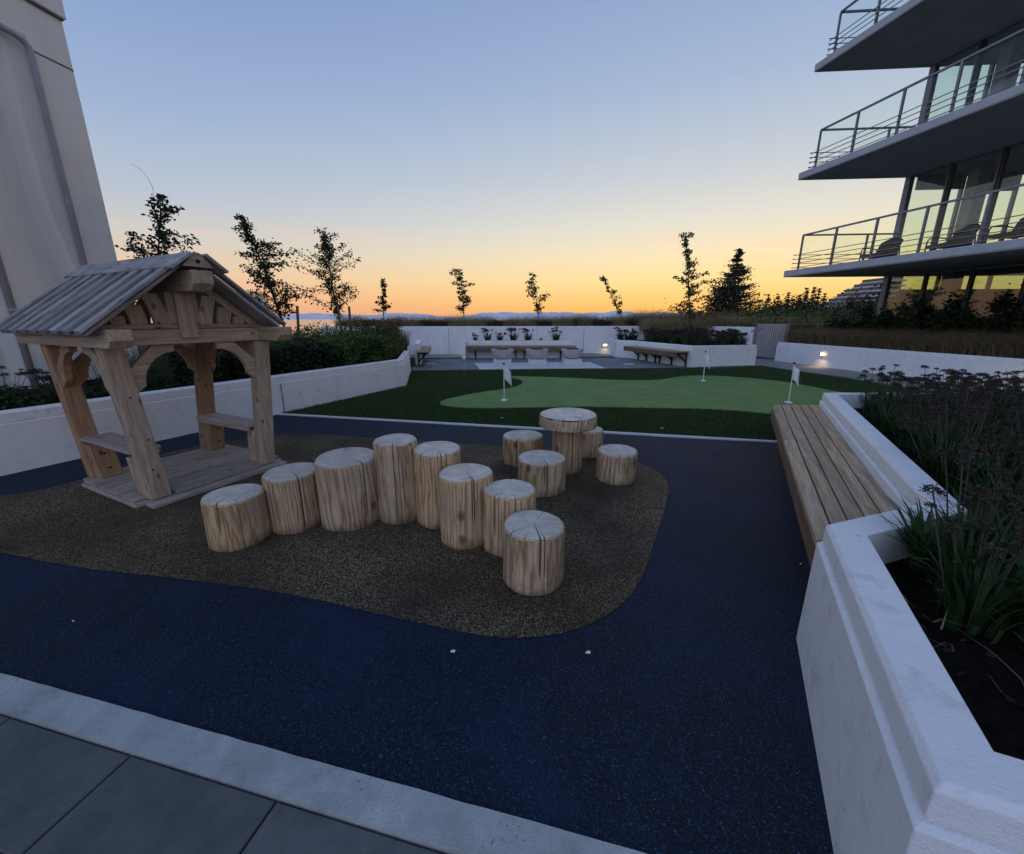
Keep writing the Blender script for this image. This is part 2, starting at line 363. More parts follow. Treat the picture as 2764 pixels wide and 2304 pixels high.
M = dict(
    stucco=mk_stucco(), tower=mk_tower(), blue=mk_blue(), brown=mk_brown(), log=mk_log(),
    cedar=mk_wood('weathered_cedar', (0.29, 0.20, 0.13), (0.47, 0.35, 0.245), (0.60, 0.47, 0.345), 0.3),
    orange=mk_wood('fresh_cedar', (0.27, 0.15, 0.075), (0.40, 0.24, 0.13), (0.50, 0.33, 0.19), 0.1),
    deck=mk_wood('deck_cedar', (0.27, 0.22, 0.18), (0.43, 0.355, 0.30), (0.52, 0.45, 0.385), 0.5, stain=0.6),
    roof=mk_wood('grey_roof_cedar', (0.20, 0.19, 0.185), (0.36, 0.35, 0.34), (0.48, 0.465, 0.45), 0.8, stain=0.7),
    bench=mk_wood('bench_hardwood', (0.27, 0.175, 0.10), (0.46, 0.33, 0.21), (0.58, 0.45, 0.31), 0.1, knots=False, stain=0.35),
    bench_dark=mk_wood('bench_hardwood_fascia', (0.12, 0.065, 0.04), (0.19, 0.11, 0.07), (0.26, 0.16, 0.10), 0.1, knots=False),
    turf=mk_turf('turf_backing', (0.008, 0.018, 0.006), (0.022, 0.045, 0.014)),
    green=mk_turf('putting_green', (0.10, 0.19, 0.05), (0.22, 0.35, 0.11), 330),
    blade=mk_leaf('turf_blades', (0.013, 0.036, 0.006), (0.06, 0.115, 0.022)),
    paver=mk_paver('grey_paver', (0.085, 0.090, 0.088), (0.145, 0.152, 0.15)),
    paver_brown=mk_paver('brownish_paver', (0.095, 0.085, 0.085), (0.15, 0.135, 0.13)),
    patio=mk_paver('patio_tile', (0.15, 0.155, 0.17), (0.23, 0.235, 0.25)),
    walk=mk_concrete('walkway_concrete', (0.22, 0.21, 0.20), (0.32, 0.31, 0.29)),
    curb=mk_concrete('curb_concrete', (0.27, 0.28, 0.275), (0.52, 0.53, 0.52)),
    white_conc=mk_concrete('pale_concrete', (0.55, 0.56, 0.57), (0.68, 0.69, 0.70)),
    bowl=mk_concrete('bowl_concrete', (0.42, 0.41, 0.39), (0.58, 0.57, 0.54)),
    joint=plain('joint_sand', (0.03, 0.03, 0.03), 0.95),
    soil=plain('bark_mulch', (0.018, 0.013, 0.01), 0.95, 0.1, 0.6, 30, bump=0.02),
    white=plain('white_paint', (0.75, 0.75, 0.75), 0.45),
    black=plain('black_metal', (0.015, 0.015, 0.016), 0.5),
    flag=plain('flag_cloth', (0.78, 0.78, 0.78), 0.8),
    alu=plain('aluminium_frame', (0.20, 0.21, 0.24), 0.45, metal=0.3),
    darkmull=plain('dark_mullion', (0.07, 0.075, 0.085), 0.5),
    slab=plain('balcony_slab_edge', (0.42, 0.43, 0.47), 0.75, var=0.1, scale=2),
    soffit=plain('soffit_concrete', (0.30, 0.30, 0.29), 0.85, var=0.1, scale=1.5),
    inner=plain('interior_wall', (0.35, 0.36, 0.36), 0.9),
    screen=plain('reflection_screen', (0.38, 0.44, 0.36), 0.5, var=0.35, scale=0.8),  # grey-green put in for reflections and rooms behind the glass
    blind=plain('roller_blind', (0.30, 0.31, 0.29), 0.9),
    glass=mk_glass('green_glass', (0.95, 0.985, 0.955), 0.03), glass_dark=mk_glass('ground_floor_glass', (0.78, 0.86, 0.76), 0.05),
    glass_rail=mk_glass('railing_glass', (0.955, 0.985, 0.97), 0.0),
    lens=mk_emit('lamp_lens', (1.0, 0.80, 0.50), 2.0),
    leaf_dark=mk_leaf('leaf_dark', (0.010, 0.022, 0.008), (0.028, 0.050, 0.018), trans=0.15),
    leaf_green=mk_leaf('leaf_green', (0.035, 0.07, 0.015), (0.10, 0.16, 0.035), trans=0.25),
    leaf_olive=mk_leaf('leaf_olive', (0.045, 0.06, 0.022), (0.12, 0.13, 0.05), trans=0.25),
    leaf_autumn=mk_leaf('leaf_warm', (0.05, 0.035, 0.015), (0.13, 0.075, 0.03), trans=0.3),
    grass_tan=mk_leaf('grass_tan', (0.20, 0.17, 0.085), (0.48, 0.38, 0.22), 0.7, trans=0.4),
    grass_dull=mk_leaf('grass_dull', (0.07, 0.06, 0.03), (0.34, 0.25, 0.14), 0.7, trans=0.35),
    grass_brown=mk_leaf('grass_brown', (0.05, 0.028, 0.02), (0.12, 0.065, 0.04), 0.7, trans=0.2),
    strap=mk_leaf('strap_leaf', (0.014, 0.036, 0.011), (0.045, 0.095, 0.026), trans=0.15),
    mulch=mk_leaf('mulch_chips', (0.012, 0.009, 0.007), (0.06, 0.042, 0.03), 0.9),
    stem=plain('flower_stem', (0.05, 0.055, 0.03), 0.6),
    allium=mk_leaf('allium_head', (0.018, 0.014, 0.011), (0.09, 0.07, 0.052), 0.85),
    bark=plain('bark', (0.06, 0.045, 0.035), 0.9, var=0.4, scale=30),
    stake=plain('tree_stake', (0.14, 0.10, 0.07), 0.8, var=0.3, scale=20),
    conifer=mk_leaf('conifer_needles', (0.010, 0.014, 0.006), (0.035, 0.035, 0.015)),
    forest=mk_leaf('forest_leaf', (0.015, 0.018, 0.008), (0.05, 0.045, 0.02)),
    land=plain('land', (0.03, 0.035, 0.02), 0.95, var=0.5, scale=0.02),
    sea=mk_water(),
    mountain=plain('mountain_haze_tint', (0.70, 0.72, 0.78), 1.0, 0.0, 0.1, 0.0008),  # pale blue tint puts the distance haze into the colour
    cream=plain('cream_render', (0.75, 0.62, 0.45), 0.8),
    far_white=plain('far_building_white', (0.55, 0.55, 0.57), 0.8), far_dark=plain('far_window_band', (0.06, 0.065, 0.075), 0.3),
    pipe=plain('painted_pipe', (0.36, 0.36, 0.39), 0.6, var=0.08, scale=3),
    gate=plain('gate_slat', (0.36, 0.34, 0.34), 0.5),
    hole=plain('bolt_recess', (0.02, 0.014, 0.01), 0.9),
    chair=plain('chair_wicker', (0.025, 0.027, 0.03), 0.7),
)

# ------------------------------------------------------------------ mesh helpers
def link_mesh(name, verts, faces, mat, parent=None, smooth=False, mats=None, fmat=None, at=None):
    me = bpy.data.meshes.new(name)
    me.from_pydata([tuple(v) for v in verts], [], faces)
    for q in (mats or [mat]): me.materials.append(q)
    if fmat is not None: me.polygons.foreach_set('material_index', fmat)
    if smooth: me.polygons.foreach_set('use_smooth', [True] * len(me.polygons))
    me.update()
    o = bpy.data.objects.new(name, me); COL.objects.link(o)
    if at is not None: o.matrix_world = at
    if parent is not None: set_parent(o, parent)
    return o
WM = {}
def set_parent(o, p):
    """parents o to p; o's matrix_basis is in world terms"""
    wm = o.matrix_basis.copy()
    pm = WM.get(p.name, p.matrix_basis.copy())
    o.parent = p
    o.matrix_basis = pm.inverted() @ wm
    WM[o.name] = wm
def tag(o, label=None, cat=None, group=None, kind=None):
    if label: o['label'] = label
    if cat: o['category'] = cat
    if group: o['group'] = group
    if kind: o['kind'] = kind
    return o
def thing(name, loc, label, cat, group=None, rz=0.0, kind=None):
    o = bpy.data.objects.new(name, None); COL.objects.link(o)
    o.empty_display_size = 0.1
    o.matrix_basis = Matrix.Translation(Vector(loc)) @ Matrix.Rotation(rz, 4, 'Z')
    WM[o.name] = o.matrix_basis.copy()
    return tag(o, label, cat, group, kind)
def copy_tree(o, mat, label=None):
    c = o.copy(); COL.objects.link(c); c.matrix_basis = mat; WM[c.name] = mat.copy()
    if label: c['label'] = label
    for ch in [q for q in list(bpy.data.objects) if q.parent == o]:
        d = ch.copy(); COL.objects.link(d); d.parent = c
        for g in [q for q in list(bpy.data.objects) if q.parent == ch]:
            e = g.copy(); COL.objects.link(e); e.parent = d
    return c

class MB:
    def __init__(s): s.v = []; s.f = []
    def add(s, vs, fs):
        k = len(s.v); s.v += [Vector(v) for v in vs]; s.f += [tuple(i + k for i in f) for f in fs]
    def box(s, c, d, m=None):
        x, y, z = (q / 2 for q in d); c = Vector(c)
        vs = [Vector((sx * x, sy * y, sz * z)) for sz in (-1, 1) for sy in (-1, 1) for sx in (-1, 1)]
        if m is not None: vs = [m @ v for v in vs]
        s.add([v + c for v in vs], [(0, 2, 3, 1), (4, 5, 7, 6), (0, 1, 5, 4), (2, 6, 7, 3), (0, 4, 6, 2), (1, 3, 7, 5)])
    def prism(s, poly, z0, z1):
        n = len(poly)
        if sum(poly[i][0] * poly[(i + 1) % n][1] - poly[(i + 1) % n][0] * poly[i][1] for i in range(n)) < 0: poly = poly[::-1]
        vs = [(p[0], p[1], z0) for p in poly] + [(p[0], p[1], z1) for p in poly]
        s.add(vs, [tuple(range(n))[::-1], tuple(range(n, 2 * n))] + [(i, (i + 1) % n, n + (i + 1) % n, n + i) for i in range(n)])
    def tube(s, pts, r, seg=8, cap=True):
        pts = [Vector(p) for p in pts]; rs = r if isinstance(r, (list, tuple)) else [r] * len(pts)
        rings = []
        for i, p in enumerate(pts):
            d = (pts[min(i + 1, len(pts) - 1)] - pts[max(i - 1, 0)]).normalized()
            a = d.cross(Vector((0, 0, 1)));
            if a.length < 1e-3: a = d.cross(Vector((0, 1, 0)))
            a.normalize(); b = d.cross(a)
            rings.append([p + (a * math.cos(2 * math.pi * k / seg) + b * math.sin(2 * math.pi * k / seg)) * rs[i] for k in range(seg)])
        vs = [v for q in rings for v in q]
        fs = [(i * seg + k, i * seg + (k + 1) % seg, (i + 1) * seg + (k + 1) % seg, (i + 1) * seg + k) for i in range(len(pts) - 1) for k in range(seg)]
        if cap: fs += [tuple(range(seg))[::-1], tuple((len(pts) - 1) * seg + k for k in range(seg))]
        s.add(vs, fs)
    def lathe(s, prof, seg=24, c=(0, 0, 0)):
        c = Vector(c); n = len(prof)
        vs = [c + Vector((r * math.cos(2 * math.pi * k / seg), r * math.sin(2 * math.pi * k / seg), z)) for r, z in prof for k in range(seg)]
        fs = [(i * seg + k, i * seg + (k + 1) % seg, (i + 1) * seg + (k + 1) % seg, (i + 1) * seg + k) for i in range(n - 1) for k in range(seg)]
        fs += [tuple(range(seg))[::-1], tuple((n - 1) * seg + k for k in range(seg))]
        s.add(vs, fs)
    def build(s, name, mat, parent=None, smooth=False, bevel=0.0, at=None):
        o = link_mesh(name, s.v, s.f, mat, parent, smooth, at=at)
        if bevel:
            md = o.modifiers.new('bevel', 'BEVEL'); md.width = bevel; md.segments = 2; md.limit_method = 'ANGLE'; md.angle_limit = R(40)
        return o
def frame(p0, p1, up=(0, 0, 1)):
    """matrix with X from p0 to p1, Z near up, origin at p0"""
    p0 = Vector(p0); p1 = Vector(p1)
    x = (p1 - p0).normalized(); y = Vector(up).cross(x).normalized(); z = x.cross(y)
    m = Matrix((x, y, z)).transposed().to_4x4(); m.translation = p0
    return m, (p1 - p0).length
def beam(name, p0, p1, w, h, mat, parent, up=(0, 0, 1), bevel=0.006, ends=0.0):
    """timber: length along local X, w across, h along up; ends = chamfer of the lower end corners"""
    m, L = frame(p0, p1, up)
    b = MB()
    if ends:
        e = ends; prof = [(0, h / 2), (0, -h / 2 + e), (e, -h / 2), (L - e, -h / 2), (L, -h / 2 + e), (L, h / 2)]
        n = len(prof)
        vs = [(x, -w / 2, z) for x, z in prof] + [(x, w / 2, z) for x, z in prof]
        b.add(vs, [tuple(range(n)), tuple(range(n, 2 * n))[::-1]] + [((i + 1) % n, i, n + i, n + (i + 1) % n) for i in range(n)])
    else:
        b.box((L / 2, 0, 0), (L, w, h))
    return b.build(name, mat, parent, bevel=bevel, at=m)
def skirted(name, poly, z, mat, kind='structure', drop=0.0, parent=None):
    b = MB(); b.prism([(p[0], p[1]) for p in poly], z - max(drop, 0.0015), z)
    o = b.build(name, mat, parent)
    if kind: o['kind'] = kind
    return o
def sweep(path, prof, closed=False):
    """path: list of 2D points; prof: list of (offset to the left of travel, z)"""
    P = [Vector((p[0], p[1])) for p in path]; n = len(P); k = len(prof); vs = []
    for i in range(n):
        if closed: a, b = P[i - 1], P[(i + 1) % n]
        else: a, b = (P[i - 1] if i else None), (P[i + 1] if i < n - 1 else None)
        d0 = (P[i] - a).normalized() if a is not None else None
        d1 = (b - P[i]).normalized() if b is not None else None
        d0 = d0 or d1; d1 = d1 or d0
        n0 = Vector((-d0.y, d0.x)); n1 = Vector((-d1.y, d1.x))
        m = (n0 + n1); m = m / max(m.dot(n0), 1e-4) if m.length > 1e-5 else n0
        for o, z in prof: vs.append((P[i].x + m.x * o, P[i].y + m.y * o, z))
    fs = []
    for i in range(n if closed else n - 1):
        j = (i + 1) % n
        for q in range(k):
            r = (q + 1) % k
            fs.append((i * k + q, j * k + q, j * k + r, i * k + r))
    if not closed:
        fs.append(tuple(range(k))); fs.append(tuple(range((n - 1) * k, n * k))[::-1])
    return vs, fs
def inpoly(x, y, poly):
    c = np.zeros(x.shape, bool); n = len(poly)
    for i in range(n):
        x0, y0 = poly[i][0], poly[i][1]; x1, y1 = poly[(i + 1) % n][0], poly[(i + 1) % n][1]
        hit = ((y0 > y) != (y1 > y)) & (x < (x1 - x0) * (y - y0) / (y1 - y0 + 1e-12) + x0)
        c ^= hit
    return c
def smooth_poly(pts, it=2):
    pts = [Vector((p[0], p[1])) for p in pts]
    for _ in range(it):
        q = []
        for i in range(len(pts)):
            a, b = pts[i], pts[(i + 1) % len(pts)]
            q += [a * 0.75 + b * 0.25, a * 0.25 + b * 0.75]
        pts = q
    return pts
def fast_mesh(name, V, tri_or_quad, mat, parent=None, kind=None):
    """V: (n, k, 3) array: n separate k-gons"""
    n, k, _ = V.shape
    me = bpy.data.meshes.new(name)
    me.vertices.add(n * k); me.vertices.foreach_set('co', V.reshape(-1).astype(np.float32))
    me.loops.add(n * k); me.loops.foreach_set('vertex_index', np.arange(n * k, dtype=np.int32))
    me.polygons.add(n); me.polygons.foreach_set('loop_start', np.arange(0, n * k, k, dtype=np.int32))
    me.polygons.foreach_set('loop_total', np.full(n, k, np.int32))
    me.materials.append(mat); me.update(calc_edges=True)
    o = bpy.data.objects.new(name, me); COL.objects.link(o)
    if parent is not None: set_parent(o, parent)
    if kind: o['kind'] = kind
    return o
def blades(P, hgt, lean, width, segs=1, droop=0.0):
    """grass blades at P (n,3): returns (n*segs,4,3) strips"""
    n = len(P); az = npr.rand(n) * 2 * np.pi
    h = hgt * (0.6 + 0.6 * npr.rand(n)); ln = lean * h * (0.2 + npr.rand(n))
    d = np.stack([np.cos(az), np.sin(az)], 1); side = np.stack([-np.sin(az), np.cos(az)], 1)
    sa = npr.rand(n) * 2 * np.pi; side = np.stack([np.cos(sa), np.sin(sa)], 1)
    out = []
    def pt(t):
        q = P.copy(); q[:, :2] += d * (ln * t * t)[:, None] if np.ndim(t) else d * (ln * t * t)[:, None]
        q[:, 2] += h * (t - droop * t ** 3)
        return q
    for s in range(segs):
        t0, t1 = s / segs, (s + 1) / segs
        w0, w1 = width * (1 - t0) + width * 0.08, width * (1 - t1) + width * 0.08
        a, b = pt(t0), pt(t1)
        S = np.concatenate([side, np.zeros((n, 1))], 1)
        out.append(np.stack([a - S * w0 / 2, a + S * w0 / 2, b + S * w1 / 2, b - S * w1 / 2], 1))
    return np.concatenate(out)
def leaves(P, size, flat=0.5, droop=0.0):
    """leaf quads (rhombi) around points P (n,3)"""
    n = len(P)
    a = npr.randn(n, 3); a[:, 2] = a[:, 2] * flat - droop; a /= np.linalg.norm(a, axis=1)[:, None]
    b = np.cross(a, npr.randn(n, 3)); b /= np.linalg.norm(b, axis=1)[:, None] + 1e-9
    s = size * (0.6 + 0.8 * npr.rand(n))[:, None]
    return np.stack([P, P + a * s * 0.5 + b * s * 0.28, P + a * s, P + a * s * 0.5 - b * s * 0.28], 1)

# ================================================================== SETTING
def sheet(name, x0, x1, y0, y1, z, mat):
    return link_mesh(name, [(x0, y0, z), (x1, y0, z), (x1, y1, z), (x0, y1, z)], [(0, 1, 2, 3)], mat)
tag(sheet('sea', -60000, 60000, -3000, 80000, -21.0, M['sea']), kind='structure')
lp = [(-2500, -1500), (3000, -1500), (3000, 2600), (700, 1500), (300, 900), (0, 620), (-400, 420), (-900, 380), (-2500, 100)]
tag(link_mesh('ground', [(p[0], p[1], -20.0) for p in lp] + [(p[0] * 1.01, p[1] + 20, -24.0) for p in lp],
    [tuple(range(len(lp)))] + [(i, i + len(lp), (i + 1) % len(lp) + len(lp), (i + 1) % len(lp)) for i in range(len(lp))], M['land']), kind='structure')
# far mountains across the water
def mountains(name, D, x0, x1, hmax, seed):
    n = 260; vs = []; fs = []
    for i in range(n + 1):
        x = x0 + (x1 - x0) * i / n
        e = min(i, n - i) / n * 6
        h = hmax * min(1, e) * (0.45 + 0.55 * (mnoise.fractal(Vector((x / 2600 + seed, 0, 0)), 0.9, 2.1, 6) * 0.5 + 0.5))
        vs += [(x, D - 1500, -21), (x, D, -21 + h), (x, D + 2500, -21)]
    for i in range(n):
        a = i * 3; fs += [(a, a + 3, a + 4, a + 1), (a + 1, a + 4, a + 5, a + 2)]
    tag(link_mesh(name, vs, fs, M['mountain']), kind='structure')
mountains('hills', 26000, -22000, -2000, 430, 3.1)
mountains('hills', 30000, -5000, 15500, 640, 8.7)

E1 = Vector((0.973, -0.231, 0)); E2 = Vector((-0.231, -0.973, 0))      # along the near kerb / towards the camera
KO = Vector((-1.347, 1.10, 0))
b = MB(); b.prism([(-14, -4), (14, -4), (26, 2), (26, 24), (-14, 24)], -3.0, -0.03)
b.build('terrace_slab', M['walk'])['kind'] = 'structure'
kt = lambda s: KO + E1 * s - E2 * 0.125                                    # far edge of kerb
blue_poly = [kt(-6.2), kt(4.6), Vector((5.4, 4.42, 0)), Vector((3.31, 4.84, 0)), Vector((2.24, 5.05, 0)), Vector((-3.78, 6.37, 0)), Vector((-5.6, 2.6, 0))]
skirted('play_surface', [(-8.2, 2.75), kt(-5.0)] + blue_poly[1:6] + [(-4.2, 6.45)], 0.0, M['blue'], drop=0.03)
brown_px = [(1718, 1243), (1808, 1291), (1800, 1359), (1770, 1450), (1747, 1526), (1715, 1596), (1660, 1650), (1606, 1680), (1540, 1705), (1464, 1719), (1361, 1724), (1239, 1706), (995, 1651), (789, 1603), (500, 1563), (200, 1532), (0, 1492), (-260, 1430), (-360, 1375), (-200, 1350), (0, 1342), (190, 1308), (430, 1225), (640, 1182), (757, 1171), (830, 1170), (1001, 1182), (1271, 1198), (1500, 1212), (1640, 1225)]
brown = [G(u, v) for u, v in brown_px]
skirted('play_patch', smooth_poly(brown, 2), 0.004, M['brown'])
# kerb in front of the pavement
b = MB()
kp = [KO + E1 * s for s in np.linspace(-7, 4.3, 150)]
for i in range(len(kp) - 1):
    p, q = kp[i], kp[i + 1]
    j0 = 0.0022 * mnoise.noise(p * 37); j1 = 0.0022 * mnoise.noise(q * 37)
    p2, q2 = p - E2 * (0.122 + j0), q - E2 * (0.122 + j1)
    b.add([p + Vector((0, 0, .012)), q + Vector((0, 0, .012)), q2 + Vector((0, 0, .012 + j1)), p2 + Vector((0, 0, .012 + j0)), p - Vector((0, 0, .03)), q - Vector((0, 0, .03)), q2 - Vector((0, 0, .03)), p2 - Vector((0, 0, .03))],
          [(0, 1, 2, 3), (0, 4, 5, 1), (3, 2, 6, 7)])
b.build('kerb', M['curb'])['kind'] = 'structure'
# pavement of slabs at the lower left, each slab a piece
pav = thing('pavement', (0, 0, -0.03), None, None, kind='structure')
skirted('joint_bed', [KO + E1 * -7, KO + E1 * 4.3, KO + E1 * 4.3 + E2 * 3.4, KO + E1 * -7 + E2 * 3.4], -0.012, M['joint'], kind=None, drop=0.015, parent=pav)
def slab_mesh(name, w, d, t, mat, bev=0.004):
    b = MB(); b.box((0, 0, -t / 2), (w, d, t)); bm = bmesh.new()
    me = bpy.data.meshes.new(name); me.from_pydata([tuple(v) for v in b.v], [], b.f); bm.from_mesh(me)
    bmesh.ops.bevel(bm, geom=[e for e in bm.edges if all(v.co.z > -t / 2 for v in e.verts)], offset=bev, segments=1, affect='EDGES')
    bm.to_mesh(me); bm.free(); me.materials.append(mat); return me
sm = slab_mesh('paver', 0.602, 0.292, 0.05, M['paver'])
sm2 = slab_mesh('paver_warm', 0.602, 0.292, 0.05, M['paver_brown'])
ang = math.atan2(E1.y, E1.x)
for r in range(9):
    for k in range(-9, 7):
        c = KO + E1 * ((k + 0.5 + (0.0 if r == 0 else (0.5 * (r % 2)))) * 0.61) + E2 * ((r + 0.5) * 0.30 + 0.002)
        if (c - KO).dot(E1) > 4.0: continue
        o = bpy.data.objects.new('paver', sm2 if (r >= 1 and (r * 7 + k * 3) % 4 == 0) else sm); COL.objects.link(o)
        o.matrix_basis = Matrix.Translation(c + Vector((0, 0, 0.002 * rng.random() - 0.001))) @ Matrix.Rotation(ang, 4, 'Z')
        set_parent(o, pav)
# white concrete strip between rubber and turf
L0, L1 = Vector((-3.86, 6.40, 0)), Vector((4.3, 4.63, 0))
LD = (L1 - L0).normalized(); LN = Vector((-LD.y, LD.x, 0))
skirted('edging_strip', [L0, L1, L1 + LN * 0.07, L0 + LN * 0.07 + LD * 0.03], 0.012, M['white_conc'], drop=0.04)
# lawn of artificial turf and putting green
lawn = [L0 + LN * 0.07, L1 + LN * 0.07, Vector((5.6, 4.7, 0)), Vector((8.9, 4.9, 0)), Vector((8.8, 8.0, 0)), G(2325, 1027), G(2288, 1020), G(2050, 988), G(1990, 985), G(1866, 992), G(1630, 995), G(1400, 996), G(1300, 998), G(1108, 1000), Vector((-2.86, 11.4, 0)), Vector((-2.42, 9.33, 0))]
skirted('lawn', lawn, 0.0, M['turf'], drop=0.02)
green_px = [(1180, 1091), (1215, 1099), (1286, 1103), (1430, 1101), (1571, 1098), (1743, 1102), (1886, 1104), (2000, 1110), (2086, 1119), (2180, 1128), (2330, 1118), (2400, 1098), (2370, 1076), (2256, 1056), (2200, 1045), (2150, 1035), (2086, 1026), (2000, 1018), (1914, 1013), (1846, 1014), (1800, 1022), (1771, 1026), (1657, 1026), (1514, 1018), (1420, 1016), (1375, 1015), (1378, 1020), (1409, 1026), (1411, 1036), (1390, 1044), (1366, 1049), (1286, 1060), (1200, 1077)]
green = smooth_poly([G(u, v, 0.0) for u, v in green_px], 2)
skirted('putting_green', green, 0.005, M['green'])
xs = npr.uniform(-4, 9, 900000); ys = npr.uniform(4.6, 13.8, 900000)
k = inpoly(xs, ys, lawn) & ~inpoly(xs, ys, green)
keep = npr.rand(len(xs)) < np.clip(6.5 / ys, 0.3, 1) ** 1.5
k &= keep
Pg = np.stack([xs[k], ys[k], np.zeros(k.sum())], 1)[:230000]
bl = blades(Pg, 0.034, 0.6, 0.006, 1)
tag(fast_mesh('turf', bl, 4, M['blade']), kind='stuff')
# patio of square tiles beyond the lawn
pat = thing('patio', (0, 12, -0.03), None, None, kind='structure')
skirted('joint_bed', [(-3.3, 12.0), (9.4, 13.0), (9.4, 17.0), (-5.0, 16.2)], -0.006, M['joint'], kind=None, drop=0.015, parent=pat)
pm = slab_mesh('patio_tile', 0.592, 0.592, 0.04, M['patio'], 0.004)
pa = R(4.6); px_, py_ = Vector((math.cos(pa), math.sin(pa), 0)), Vector((-math.sin(pa), math.cos(pa), 0))
lawn_np = lawn
for i in range(-6, 15):
    for j in range(0, 7):
        c = Vector((-1.0, 12.0, 0)) + px_ * (i * 0.6 + (0.3 if j % 2 else 0)) + py_ * (j * 0.6)
        if c.x < -3.2 or c.x > 5.9 - 0.25 * (c.y - 12.8) or (c.x < -2.6 and c.y < 12.2): continue
        if inpoly(np.array([c.x]), np.array([c.y - 0.0]), lawn)[0] and c.y < 12.0: continue
        o = bpy.data.objects.new('patio_tile', pm); COL.objects.link(o)
        o.matrix_basis = Matrix.Translation(c + Vector((0, 0, -0.003))) @ Matrix.Rotation(pa, 4, 'Z'); set_parent(o, pat)
skirted('path', [(-6, 16.15), (4.2, 16.95), (6.2, 12.6), (8.3, 13.6), (8.95, 8.0), (9.2, 3.0), (12.4, 3.0), (9.7, 16.6), (8.2, 19), (-7, 18.0)], 0.001, M['walk'], drop=0.02)
# ------------------------------------------------------------------ planters and walls
def planter_prof(zt, th=0.15, zl=None, inner=0.0, s=1.0):
    zl = zl if zl is not None else zt - 0.115
    return [(0, -0.02), (0, zl), (0.016 * s, zl + 0.006), (0.03 * s, zl + 0.008), (0.03 * s, zl + 0.016), (0.016 * s, zl + 0.02), (0.018 * s, zt - 0.018), (0.032 * s, zt), (th, zt), (th, -0.02)]
def planter(name, path, zt, label, closed=True, soil=None, th=0.15, zl=None, cat='planter', soil_poly=None, bevel=0.0):
    t = thing(name, (path[0][0], path[0][1], 0), label, cat)
    vs, fs = sweep(path, planter_prof(zt, th, zl), closed)
    o = link_mesh('wall', vs, fs, M['stucco'], t)
    if bevel:
        md = o.modifiers.new('bevel', 'BEVEL'); md.width = bevel; md.segments = 2; md.limit_method = 'ANGLE'; md.angle_limit = R(35)
    sp = soil_poly
    if sp is None and closed:
        v2, _ = sweep(path, [(th * 0.9, 0), (th * 0.95, 0)], True); sp = [v2[i * 2] for i in range(len(path))]
    if sp is not None:
        b = MB(); b.prism([(p[0], p[1]) for p in sp], 0.0, soil if soil else zt - 0.12)
        b.build('soil', M['soil'], t)
    return t
# near planter on the right, stepping back round the bench
near_path = [(0.795, 0.575), (3.4, -0.55), (6.2, 4.95), (3.80, 4.95), (2.04, 1.87), (1.375, 1.645)]
near = planter('planter', near_path, 0.62, 'white planter at the right with the slatted bench set into it', soil=0.45, th=0.15, zl=0.515, bevel=0.010)
# long low wall on the left
lw_path = [(-2.95, 11.9), (-2.44, 9.30), (-5.01, 3.73), (-7.3, -1.2)]
lw_path = lw_path[::-1]
left_soil = [(-7.5, -1.2), (-5.1, 3.75), (-2.55, 9.3), (-3.08, 11.8), (-3.6, 11.88), (-4.4, 17.4), (-11, 17.3), (-12, -1)]
leftp = planter('planter', lw_path, 0.61, 'long low white planter wall running behind the playhouse', closed=False, soil=0.50, th=0.15, zl=0.49, soil_poly=left_soil)
for i, tt in enumerate((0.13, 0.52)):
    p = Vector((-5.01, 3.73, 0)).lerp(Vector((-2.44, 9.30, 0)), 0.50 if i == 0 else 0.93)
    if i: continue
    d = Vector((2.57, 5.57, 0)).normalized()
    beam('control_joint', p + Vector((0, 0, 0.0)), p + Vector((0, 0, 0.48)), 0.012, 0.008, M['joint'], leftp, up=d.cross(Vector((0, 0, 1))), bevel=0)
# tall white wall at the back
bw_path = [(-8, 17.55), (8.0, 18.85), (9.40, 16.30)]
backw = planter('garden_wall', bw_path, 1.18, 'long white wall across the far side below the grasses', closed=False, soil=1.1, th=0.2, zl=1.06, cat='wall', soil_poly=[(-8, 17.7), (8.1, 19.0), (9.5, 16.45), (11, 17), (9.5, 21.5), (-8, 21)])
for u in (1211, 1581):
    p = A(u, 900, 18.0); p.y = 17.55 + (p.x + 8) * 1.3 / 16
    b = MB(); b.box((p.x, p.y - 0.001, 0.53), (0.014, 0.008, 1.04)); b.build('control_joint', M['joint'], backw)
# planter with the three tree stakes and wedge bench
P2 = [(4.25, 18.2), (4.16, 16.55), (4.62, 16.25), (5.66, 12.96), (8.0, 13.50), (8.25, 16.2), (7.6, 18.3)]
plB = planter('planter', P2, 0.67, 'white angled planter on the far right full of purple alliums', soil=0.6)
P1 = [(-1.55, 16.15), (2.32, 16.15), (2.32, 16.95), (-1.9, 16.95), (-1.9, 15.72), (-1.76, 15.72)]
plA = thing('planter', (0, 16.5, 0), 'narrow white planter behind the three concrete fire bowls', 'planter')
vs, fs = sweep([(-1.90, 16.15), (2.32, 16.15), (2.32, 16.95), (-1.90, 16.95)], planter_prof(0.67), True)
link_mesh('wall', vs, fs, M['stucco'], plA)
b = MB(); b.prism([(-1.8, 16.25), (2.2, 16.25), (2.2, 16.85), (-1.8, 16.85)], 0, 0.6); b.build('soil', M['soil'], plA)
b = MB(); b.box((-1.83, 15.93, 0.335), (0.14, 0.43, 0.67)); b.build('end_wall', M['stucco'], plA, bevel=0.01)
